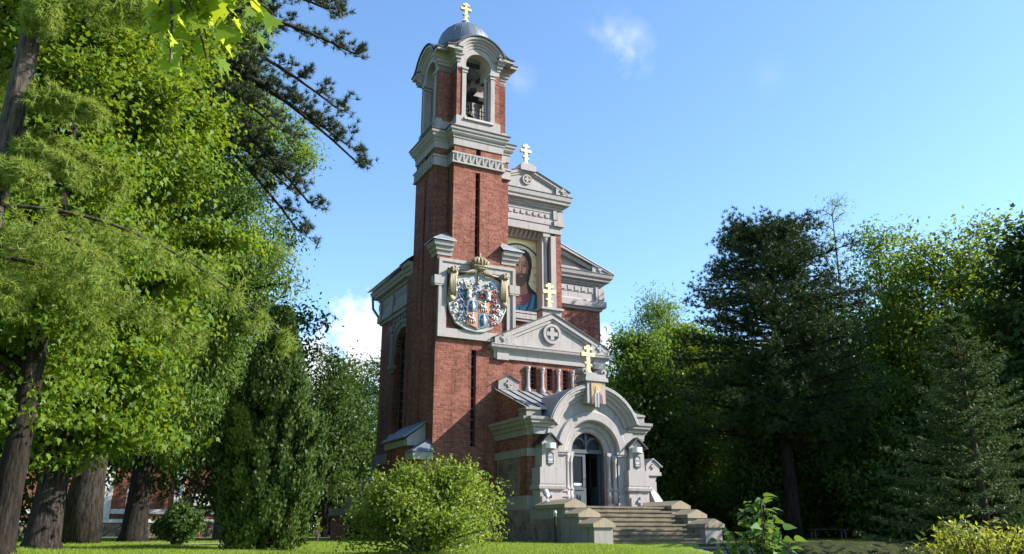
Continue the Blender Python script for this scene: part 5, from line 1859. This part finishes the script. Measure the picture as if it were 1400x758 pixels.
# shrubs
def shrub(name, label, x, y, H, R, seed, m, lsize, shape, nshoot=150, lps=90, arch=.5, up=1.0, barkm=None, z=None, side_tw=True, cat='bush', wild=.06):
    r = np.random.default_rng(seed)
    z0 = (float(ground_z(x, y)) if z is None else z) - .06
    T = thing(name, label, cat, (x, y, z0))
    mb = MB()
    P, D = [], []
    ph = r.uniform(0, 6, 3)
    for i in range(nshoot):
        a = r.uniform(0, 2 * PI)
        q = math.sqrt(r.uniform(0.02, 1)) * (1 + 1.1 * wild * math.sin(3 * a + ph[0]) + .6 * wild * math.sin(7 * a + ph[1]))
        hh = H * up * (1 + .55 * wild * math.sin(2 * a + ph[2])) * (1 - .42 * q * q) * r.uniform(.68, 1.0) + (r.uniform(.5, 1) * wild * H if i % 6 == 0 else 0)
        rr = R * q * (1 + (wild * .8 if i % 7 == 0 else 0))
        e = V3(rr * math.cos(a), rr * math.sin(a), hh)
        b = V3(.12 * R * math.cos(a), .12 * R * math.sin(a), 0)
        mid = V3(rr * .45 * math.cos(a), rr * .45 * math.sin(a), hh * (.7 + arch * .3))
        pts = bez(b, mid, e, 9)
        mb.tube(pts, [.016 * (1 - .8 * j / 8) + .003 for j in range(9)], 4, False)
        n = int(lps * r.uniform(.7, 1.3))
        f = r.uniform(.28, 1.0, n) ** .8
        arr = np.array(pts)
        ii = np.clip((f * 8).astype(int), 0, 7)
        fr = (f * 8 - ii)[:, None]
        c = arr[ii] * (1 - fr) + arr[ii + 1] * fr
        spread = (.16 * (1.15 - f) + .035)[:, None] * R
        P.append(c + r.normal(size=(n, 3)) * spread)
        D.append(np.tile(unit(arr[8] - arr[5]), (n, 1)) * .5 + r.normal(size=(n, 3)) * .8)
    P, D = np.concatenate(P), np.concatenate(D)
    P[:, 2] = np.maximum(P[:, 2], .03)
    N = len(P)
    mb.build('branches', barkm or B_BROWN, T, 0, True)
    out = unit(P - V3(0, 0, H * .4))
    leaves('foliage', P, D, V3(0, 0, .7) + out * .5 + r.normal(size=(N, 3)) * .5, lsize * r.uniform(.6, 1.3, N), shape, m, T, .3, .2)
    return T
shrub('spirea_bush', 'big round bright green bush with arching shoots in front of the tower', -1.56, 16.2, 1.62, 1.46, 51, L_BUSH, .072, OVAL, 210, 130, wild=.26)
shrub('small_shrub', 'small round shrub at the foot of the dark conifer column', -8.75, 22.5, 1.2, .72, 52, L_DARK, .1, OVAL, 60, 70)
shrub('low_bush', 'low dark bush beside the bench and brick house on the left', -16.0, 40, .95, .85, 53, L_DARK, .14, OVAL, 60, 60)
shrub('young_sapling', 'tiny pale sapling on the lawn near the chapel left corner', -6.0, 26.5, .95, .22, 54, L_BUSH, .09, OVAL, 5, 14)

# lilac with large leaves at the lower right
def lilac(x, y, seed):
    r = np.random.default_rng(seed)
    z0 = float(ground_z(x, y)) - .05
    T = thing('lilac_bush', 'large leaved dark green lilac at the bottom edge right of the stairs', 'bush', (x, y, z0))
    mb = MB(); P, D = [], []
    for (dx, dy, h) in ((.05, 0, 1.32), (-.12, .1, 1.18), (.2, .1, 1.2), (-.3, 0, .98), (-.4, .05, .86), (.32, .0, .86), (.0, -.1, 1.0), (.12, .12, 1.28), (.38, .1, .66), (-.2, -.1, .8), (-.05, .0, 1.24), (.2, -.1, .98), (-.42, -.05, .74), (.1, 0, .8), (-.1, 0, .7)):
        pts = bez(V3(dx * .15, dy * .2, 0), V3(dx * .5, dy, h * .6), V3(dx, dy, h), 10)
        mb.tube(pts, [.014 * (1 - .7 * j / 9) + .003 for j in range(10)], 5, False)
        for j in range(2, 10):
            for s in (0, 1, 2, 3, 4):
                a = j * 1.57 + s * 2.1 + r.uniform(-.4, .4)
                P.append(pts[j] + r.normal(size=3) * .02)
                D.append(V3(math.cos(a), math.sin(a), r.uniform(-.5, .35)))
    P, D = np.array(P), np.array(D); N = len(P)
    mb.build('branches', B_BROWN, T, 0, True)
    heart = np.array([(0, 0), (.12, -.06), (.3, .05), (.36, .28), (.24, .6), (0, 1.0), (-.24, .6), (-.36, .28), (-.3, .05), (-.12, -.06)])
    leaves('foliage', P + D * .04, D, V3(0, 0, 1) + r.normal(size=(N, 3)) * .45, .112 * r.uniform(.5, 1.3, N), heart, L_LILAC, T, .35, .35)
lilac(2.68, 9.3, 61)
shrub('golden_bush', 'yellow green leafy bush in the lower right corner below the spruce', 6.0, 10.9, 1.22, .95, 62, L_GOLDB, .085, SLIM * V3(1.6, 1, 1)[:2], 60, 60, arch=.1)

# foreground maple bough hanging in at the top left; its tree stands outside the view
def near_maple():
    r = np.random.default_rng(71)
    x, y = -6.2, 3.4
    T = thing('maple_bough', 'bough of backlit yellow green maple leaves hanging in at the top left', 'tree', (x, y, float(ground_z(x, y)) - .1))
    mb = MB(); P, D = [], []
    z0 = float(ground_z(x, y)) - .1
    mb.tube([V3(0, 0, 0), V3(.1, 0, 3), V3(.0, .1, 6), V3(.15, 0, 9)], [.24, .18, .15, .08], 10)
    W0 = V3(x, y, z0)
    def twig(a, b, c, n, rad):
        pts = bez(a, b, c, 10)
        mb.tube(pts, [rad * (1 - .8 * j / 9) + .003 for j in range(10)], 5, False)
        for j in range(n):
            q = pts[min(9, int(2 + 8 * j / n))]
            for _ in range(2):
                ang = r.uniform(0, 2 * PI)
                d = V3(math.cos(ang) * .8, math.sin(ang) * .8, -r.uniform(.35, 1.2))
                P.append(q + unit(d) * .07 + r.normal(size=3) * .04); D.append(d)
    at = lambda X, Y, Z: V3(X - .08, Y, Z - .27) - W0
    main = at(-2.35, 5.0, 5.75)
    st = V3(.05, 0, 4.6)
    twig(st, (st + main) / 2 + V3(0, 0, .5), main, 5, .05)
    for (X, Y, Z, n) in ((-1.80, 5.05, 5.25, 9), (-2.05, 5.0, 5.02, 8), (-2.25, 4.9, 4.92, 7), (-1.62, 5.1, 5.42, 8), (-2.5, 5.05, 5.2, 7), (-1.95, 4.9, 5.45, 8), (-2.15, 5.2, 5.3, 8), (-1.75, 5.2, 5.6, 7)):
        e = at(X, Y, Z)
        twig(main + r.normal(size=3) * .08, (main + e) / 2 + V3(0, 0, .14), e, n, .014)
    P, D = np.array(P), np.array(D); N = len(P)
    mb.build('trunk', B_GREY, T, 0, True)
    leaves('crown', P, D, V3(.5, -.2, .6) + r.normal(size=(N, 3)) * .4, .175 * r.uniform(.6, 1.15, N), MAPLE_LEAF, L_MAPLEF, T, .2, .2)
near_maple()

# --- right side
pine('stone_pine', 'big dark rounded pine right of the chapel with bare lower trunk', 13.1, 40, 15.6, 4.4, 4.4, .36, 32, L_PINED, B_DARK, nl=150, tl=.22, tw=.034, per=15, npad=10, padr=.7, tp_per=11, pads_from=.2, jit=(.22, .22),
     prof=lambda s: (.98 + .28 * s if s < .4 else 1.10 * math.sqrt(max(.03, 1 - ((s - .4) / .62) ** 2))), lens=(.55, 1.08))
broadleaf('maple_tree', 'bright green maple beside the right wall of the chapel', 'tree', 8.0, 50, 12.2, 1.6, 2.7, .3, DIAMOND, .28, L_FAR, B_DARK, 81, nl=36, ns=8, lpc=44, cs=.55)
t_ash = broadleaf('ash_tree', 'tall pale ash standing behind the yellow maple and the pine', 'tree', 11.4, 62, 17.8, 4, 3.4, .3, SLIM, .36, L_ASH, B_DARK, 82, nl=34, ns=8, lpc=40, cs=.6, flat=.8)
broadleaf('maple_tree', 'yellow green maple just left of the big dark pine', 'tree', 11.4, 54, 13.6, 2, 3.4, .3, DIAMOND, .28, L_YELL, B_DARK, 83, nl=40, ns=8, lpc=44, cs=.6)
broadleaf('birch_tree', 'thin wispy tree top rising behind the right shoulder of the pine', 'tree', 22.6, 54, 23.6, 6, 2.3, .2, SLIM, .24, L_ASH, B_DARK, 84, nl=30, ns=6, lpc=10, cs=.4, prof=lambda s: 1.0 - .7 * s)
broadleaf('birch_tree', 'sparse twiggy tree with open top between the pine and the tall maples', 'tree', 22.6, 48, 18.6, 4, 2.9, .22, DIAMOND, .24, L_FAR, B_DARK, 85, nl=34, ns=7, lpc=22, cs=.45, prof=lambda s: 1.1 - .75 * s)
broadleaf('maple_tree', 'tall sunlit maple behind the spruce at the right', 'tree', 25.6, 45, 16.6, 2.6, 5.0, .4, DIAMOND, .30, L_YELL, B_DARK, 86, nl=60, ns=9, lpc=48, cs=.65, prof=lambda s: .95 + .2 * math.sin(PI * s) - .45 * max(0, s - .75))
broadleaf('maple_tree', 'dark tall maple at the right edge, highest on that side', 'tree', 26.2, 37.5, 15.6, 2.6, 4.2, .4, STAR_LEAF, .30, L_DARK, B_DARK, 87, nl=56, ns=9, lpc=40, cs=.6)
broadleaf('maple_tree', 'deep green maple filling the gap under the sparse tree behind the pine', 'tree', 19.6, 50, 14.2, 2.6, 4.2, .34, DIAMOND, .30, L_FAR, B_DARK, 88, nl=44, ns=8, lpc=44, cs=.65)

def spruce(name, label, x, y, H, R, r0, seed, m, nwh=26):
    r = np.random.default_rng(seed)
    z0 = float(ground_z(x, y)) - .1
    T = thing(name, label, 'tree', (x, y, z0))
    mb = MB()
    mb.tube([(0, 0, 0), (.03, 0, H * .5), (0, 0, H)], [r0, r0 * .6, .015], 8)
    P, D = [], []
    for i in range(nwh):
        s = i / nwh
        z = .35 + (H - .5) * s ** .92
        ln0 = R * (1 - s) ** .82 + .12
        k = 7 if s < .8 else 5
        for j in range(k):
            a = i * .9 + j * 2 * PI / k + r.uniform(-.25, .25)
            ln = ln0 * r.uniform(.55, 1.22)
            d = V3(math.cos(a), math.sin(a), 0)
            p0 = V3(0, 0, z)
            pts = bez(p0, p0 + d * ln * .55 + V3(0, 0, -ln * .10), p0 + d * ln + V3(0, 0, ln * (.02 + .25 * s)), 9)
            mb.tube(pts, [.02 * (1 - .8 * q / 8) + .004 for q in range(9)], 4, False)
            sd = V3(-d[1], d[0], 0)
            for q in range(2, 9):
                for sg in (-1, 1):
                    w = ln * .30 * (1.15 - q / 9) * r.uniform(.6, 1.2) + .05
                    e = pts[q] + sd * sg * w + d * w * .8 + V3(0, 0, -.10 * w)
                    nq = max(2, int(w / .085))
                    for f in np.linspace(.15, 1, nq):
                        P.append(pts[q] + (e - pts[q]) * f); D.append(e - pts[q] + V3(0, 0, .12))
                P.append(pts[q]); D.append(d + V3(0, 0, .3))
    for f in np.linspace(.9, 1, 10): P.append(V3(0, 0, H * f)); D.append(V3(0, 0, 1))
    mb.build('trunk', B_BROWN, T, 0, True)
    tufts('crown', np.array(P), unit(np.array(D)), .135, .034, 16, m, T, .55, seed)
    return T
spruce('spruce_tree', 'grey green spruce with tiered drooping boughs at the right', 15.8, 28.5, 8.8, 3.2, .16, 91, L_SPRUCE, 19)

# woodland behind on both sides: two crowns, copied
g1 = 'woodland trees behind the park'
wa = broadleaf('woodland_tree', 'woodland tree with full dark crown behind the pine trunk', 'tree', 15.5, 62, 14.5, 1.6, 4.6, .3, DIAMOND, .38, L_DARK, B_DARK, 95, nl=44, ns=8, lpc=40, cs=.75, group=g1)
wb = broadleaf('woodland_tree', 'woodland tree with broad low crown behind the sparse tree', 'tree', 22.5, 60, 11.5, .8, 4.8, .26, DIAMOND, .38, L_FAR, B_DARK, 96, nl=44, ns=8, lpc=40, cs=.75, group=g1)
ws = [(wa, 28.5, 58, 1.2, 1.1, 'woodland tree with full dark crown behind the tall sunlit maple'), (wb, 33.5, 52, 2.2, 1.2, 'woodland tree with broad low crown beyond the spruce at far right'),
      (wb, 9.0, 70, .7, 1.1, 'woodland tree with broad low crown behind the chapel right wall'), (wa, 18.5, 72, 3.1, 1.1, 'woodland tree with full dark crown far behind the big pine'),
      (wb, 27.0, 72, 4.4, 1.1, 'woodland tree with broad low crown far behind the sparse tree'), (wa, 37.0, 66, 5.0, 1.15, 'woodland tree with full dark crown far back at the right edge'),
      (wb, 14.5, 47, 1.5, .62, 'woodland tree with small low crown just behind the pine'), (wb, 19.0, 42, 3.7, .66, 'woodland tree with low dark crown right of the pine trunk'),
      (wb, 24.0, 40, 5.7, .7, 'woodland tree with low dark crown behind the spruce'),
      (wa, -35.5, 64, .4, 1.15, 'woodland tree with full dark crown at far left behind the trunks'), (wb, -25.5, 38, 1.9, .95, 'woodland tree with broad low crown between the two left trunks'),
      (wa, -31.0, 68, 2.7, 1.2, 'woodland tree with full dark crown behind the brick house'), (wb, -21.5, 72, 3.3, 1.1, 'woodland tree with broad low crown right behind the brick house'),
      (wa, -15.5, 74, 4.1, .95, 'woodland tree with full dark crown far behind the picket fence'), (wb, -10.0, 80, 5.2, .9, 'woodland tree with broad low crown far behind the chapel left corner'),
      (wb, -20.0, 22, 2.4, .95, 'woodland tree with broad low crown left of the frame edge trunks')]
for o, x, y, rz, s_, lab in ws:
    copy_thing(o, lab, x, y, rz, s_, None, g1)

# grass blades on the lawn in view: too many to count
def grass():
    r = np.random.default_rng(5)
    n = 210000
    Y = 14.5 + (44 - 14.5) * r.uniform(0, 1, n) ** 1.5
    X = r.uniform(-.62, .42, n) * Y
    dx, dy = X - OX, Y - OY
    u = dx * UX + dy * UY; v = -dx * UY + dy * UX
    ok = ~((u > -1.2) & (u < 10.2) & (v > -.1)) & ~((u > 2.6) & (u < 8.3) & (v > -7.45)) & ~((u > 5.35) & (v < -7.2)) & ~((X > 5.4) & (r.uniform(0, 1, n) < .6))
    X, Y = X[ok], Y[ok]
    Z = ground_z(X, Y)
    P = np.stack([X, Y, Z - .005], -1)
    N = len(P)
    D = V3(0, 0, 1) + r.normal(size=(N, 3)) * .38
    patch = .6 + .5 * np.sin(X * 1.9 + np.sin(Y * 1.3)) * np.sin(Y * 1.1)
    L = .055 * (.6 + .5 * patch) * r.uniform(.5, 1.5, N)
    t = unit(D); b = unit(np.cross(t, r.normal(size=(N, 3))))
    sh = np.array([(-.5, 0), (.5, 0), (.1, 1.0)])
    V = P[:, None, :] + b[:, None, :] * (sh[:, 0] * .014)[None, :, None] + t[:, None, :] * (sh[:, 1][None, :, None] * L[:, None, None])
    o = np_mesh('grass', V.reshape(-1, 3), np.arange(N * 3).reshape(-1, 3), L_GRASS)
    tag(o, 'short mown grass covering the sunny lawn', 'grass', kind='stuff')
grass()

# ------------------------------------------------------------------ small things and background buildings
# brick house on the left
HX, HY = -31.5, 54.0
H_ = thing('brick_house', 'low red brick house with white bands and stone base behind the left trees', 'house', (HX, HY, G0), math.radians(17))
m = MB(); m.wall(0, 13.5, .9, 5.4, [(6.35, 7.35, 1.75, 3.3), (1.6, 2.6, 1.75, 3.3)], 0, .4); m.box(0, 13.5, .4, 7, .9, 5.4)
m.build('wall', M_BRICK2, H_)
m = MB(); m.box(-.08, 13.58, -.1, 7, -.2, .9); m.build('stone_base', M_STONE, H_)
m = MB()
m.box(-.1, 13.6, -.14, .1, .9, 1.12); m.box(-.06, 13.56, -.08, .1, 1.45, 1.75); m.box(-.15, 13.65, -.25, .1, 4.9, 5.4)
for x in (4.9, 9.3, 12.9): m.box(x, x + .6, -.11, .1, 1.12, 4.9)
m.box(10.6, 12.6, -.5, .0, 2.0, 2.5); m.box(10.4, 12.8, -.6, .0, 2.5, 2.75)
m.build('white_band', M_WHITE, H_)
for x in (6.35, 1.6):
    m = MB(); m.box(x, x + 1, .18, .22, 1.75, 3.3); w = m.build('window', M_GLASSL, H_)
    m = MB(); m.wall(x, x + 1, 1.75, 3.3, [(x + .09, x + .46, 1.84, 2.35), (x + .54, x + .91, 1.84, 2.35), (x + .09, x + .46, 2.43, 3.21), (x + .54, x + .91, 2.43, 3.21)], .12, .19)
    m.build('frame', M_WHITE, w)
m = MB(); m.prism([(-.6, 5.4), (14.1, 5.4), (12.5, 7.6), (1, 7.6)], -.5, 7.5); m.build('roof', M_ROOF, H_)
# brick building hidden in the shade on the right
B_ = thing('brick_shed', 'dim red brick building glimpsed between the trunks behind the pine', 'building', (15.5, 70, G0), math.radians(-6))
m = MB(); m.wall(0, 11, 0, 3.6, [(2, 3, 1.2, 2.6), (6, 7, 1.2, 2.6)], 0, .4); m.box(0, 11, .4, 6, 0, 3.6); m.build('wall', M_BRICK2, B_)
m = MB(); m.prism([(-.5, 3.6), (11.5, 3.6), (10, 5.4), (1, 5.4)], -.5, 6.4); m.build('roof', M_FLASH, B_)
for x in (2, 6):
    m = MB(); m.box(x, x + 1, .2, .25, 1.2, 2.6); m.build('window', M_DARK, B_)
# red and yellow structure with white railing at the left edge
RX, RY = -20.9, 33.5
R_ = thing('play_platform', 'red and yellow platform with white railing at the left edge', 'platform', (RX, RY, G0))
m = MB(); m.box(-.9, .42, -.5, .5, .9, 1.7); m.build('red_panel', Mat('red_paint', (.5, .03, .02), .4).m, R_)
m = MB(); m.box(-.9, .40, -.48, .48, .2, .9); m.build('yellow_panel', Mat('yellow_paint', (.65, .33, .02), .4).m, R_)
m = MB(); m.tube([(-.9, -.45, 2.3), (.2, -.45, 2.75), (.42, -.45, 2.9)], .03, 6); m.tube([(-.9, -.45, 1.9), (.42, -.45, 2.1)], .025, 6)
for x in (-.8, -.5, -.2, .1, .36): m.tube([(x, -.45, 1.7), (x, -.45, 2.6 + x * .25)], .02, 6)
m.build('railing', M_WHITE, R_)
# picket fence behind the lawn
def fence(name, label, x0, x1, y, m_, h, gap, sl):
    F = thing(name, label, 'fence', (x0, y, float(ground_z(x0, y)) - .02))
    k = MB(); L = x1 - x0; n = int(L / gap)
    for i in range(n): k.prism([(i * gap, .05), (i * gap + sl, .05), (i * gap + sl, h - .06), (i * gap + sl / 2, h), (i * gap, h - .06)], -.012, .012)
    k.build('pickets', m_, F)
    k = MB(); k.box(0, L, .013, .06, .25, .33); k.box(0, L, .013, .06, h - .35, h - .27); k.build('rail', m_, F)
    for i in range(0, int(L / 2.4) + 1):
        k = MB(); k.box(i * 2.4, i * 2.4 + .09, .06, .15, 0, h + .05); k.build('post', m_, F)
M_WOOD = bark('fence_wood', (.02, .015, .011), (.055, .042, .03), 4)
fence('picket_fence', 'dark wooden picket fence behind the lawn left of the chapel', -17.5, -8.5, 64, M_WOOD, 1.5, .15, .1)
fence('picket_fence', 'white picket fence far off between the trunks right of the stairs', 19.5, 27.5, 62, M_WHITE, .9, .16, .1)
# paved drive strips
k = MB(); k.add([(-30, 50.0, 1.235), (-6, 46.5, 1.235), (-6, 48.5, 1.235), (-30, 53, 1.235)], [(0, 1, 2, 3)])
M_ASPH = stucco('path_paving', (.24, .225, .21), .5)
o = k.build('path', M_ASPH, None, 0); o['kind'] = 'structure'
k = MB()
pts = [(-13.5, 30.2), (-10.4, 27.6), (-8.2, 26.4), (-7.5, 26.6), (-10, 28.5), (-13.2, 31.4)]
k.add([(x, y, float(ground_z(x, y)) + .012) for x, y in pts], [tuple(range(6))])
o = k.build('footpath', M_ASPH, None, 0); o['kind'] = 'structure'
# benches
def bench(label, x, y, rz, m_, back=True):
    B = thing('park_bench', label, 'bench', (x, y, float(ground_z(x, y))), rz)
    k = MB()
    for i in range(4): k.box(-.9, .9, -.2 + i * .11, -.11 + i * .11, .43, .47)
    k.build('seat', m_, B)
    k = MB()
    for i in range(3 if back else 0): k.prism([(.24 + i * .02, .55 + i * .13), (.27 + i * .02, .55 + i * .13), (.29 + i * .02, .65 + i * .13), (.26 + i * .02, .65 + i * .13)], -.9, .9, 'x')
    if back: k.build('backrest', m_, B)
    for sx in (-.7, .7):
        k = MB(); k.box(sx - .03, sx + .03, -.2, .24, .38, .43); k.box(sx - .03, sx + .03, -.18, -.13, 0, .4); k.prism([(.18, 0), (.24, 0), (.34, .95), (.30, .95)] if back else [(.18, 0), (.23, 0), (.23, .4), (.18, .4)], sx - .03, sx + .03, 'x')
        k.build('leg', M_IRON, B)
bench('dark backless bench in the shade under the trees right of the pine', 14.2, 38.5, .1, M_VOID, False)
bench('wooden park bench on the lawn in front of the brick house', -18.2, 49.0, .1, M_WOOD)
# bollard lamp beside the stair
p = world(2.15, -5.9)
BL = thing('bollard_lamp', 'slim dark bollard lamp with pale head on the lawn beside the stairs', 'lamp', (p.x, p.y, float(ground_z(p.x, p.y)) - .02))
k = MB(); k.lathe([(.055, 0), (.055, .02), (.045, .03), (.045, .86), (.05, .87)], 0, 0, 14); k.build('post', M_IRON, BL, 0, False)
k = MB(); k.lathe([(.05, .87), (.052, .98), (.06, .985), (.055, 1.03), (.03, 1.06), (.0, 1.065)], 0, 0, 14); k.build('lamp_head', M_SILV, BL, 0, True)
# floodlight on the left coping
p = world(3.02, -3.86)
FL = thing('floodlight', 'small silver floodlight standing on the left stair coping', 'lamp', (p.x, p.y, 2.60), YAW)
k = MB(); k.lathe([(.09, -.05), (.09, .03), (.03, .05), (.025, .14)], 0, 0, 12); k.build('base', M_SILV, FL)
k = MB(); k.tube([(-.02, -.02, .13), (0, .02, .2), (.02, .12, .28), (.03, .22, .36)], [.05, .07, .115, .12], 14); k.build('lamp_body', M_SILV, FL, 0, True)
# red post by the house
p = (-19.0, 52.0)
o = MB(); o.tube([(0, 0, 0), (0, 0, 1.05)], .09, 10); o.lathe([(.14, 0), (.14, .06), (.09, .08)], 0, 0, 12); o.ball((0, 0, 1.07), .1)
q = o.build('marker_post', Mat('post_red', (.4, .03, .03), .5).m, None, 0); q.location = (p[0], p[1], float(ground_z(*p)))
tag(q, 'short red marker post beside the tree in front of the brick house', 'post')
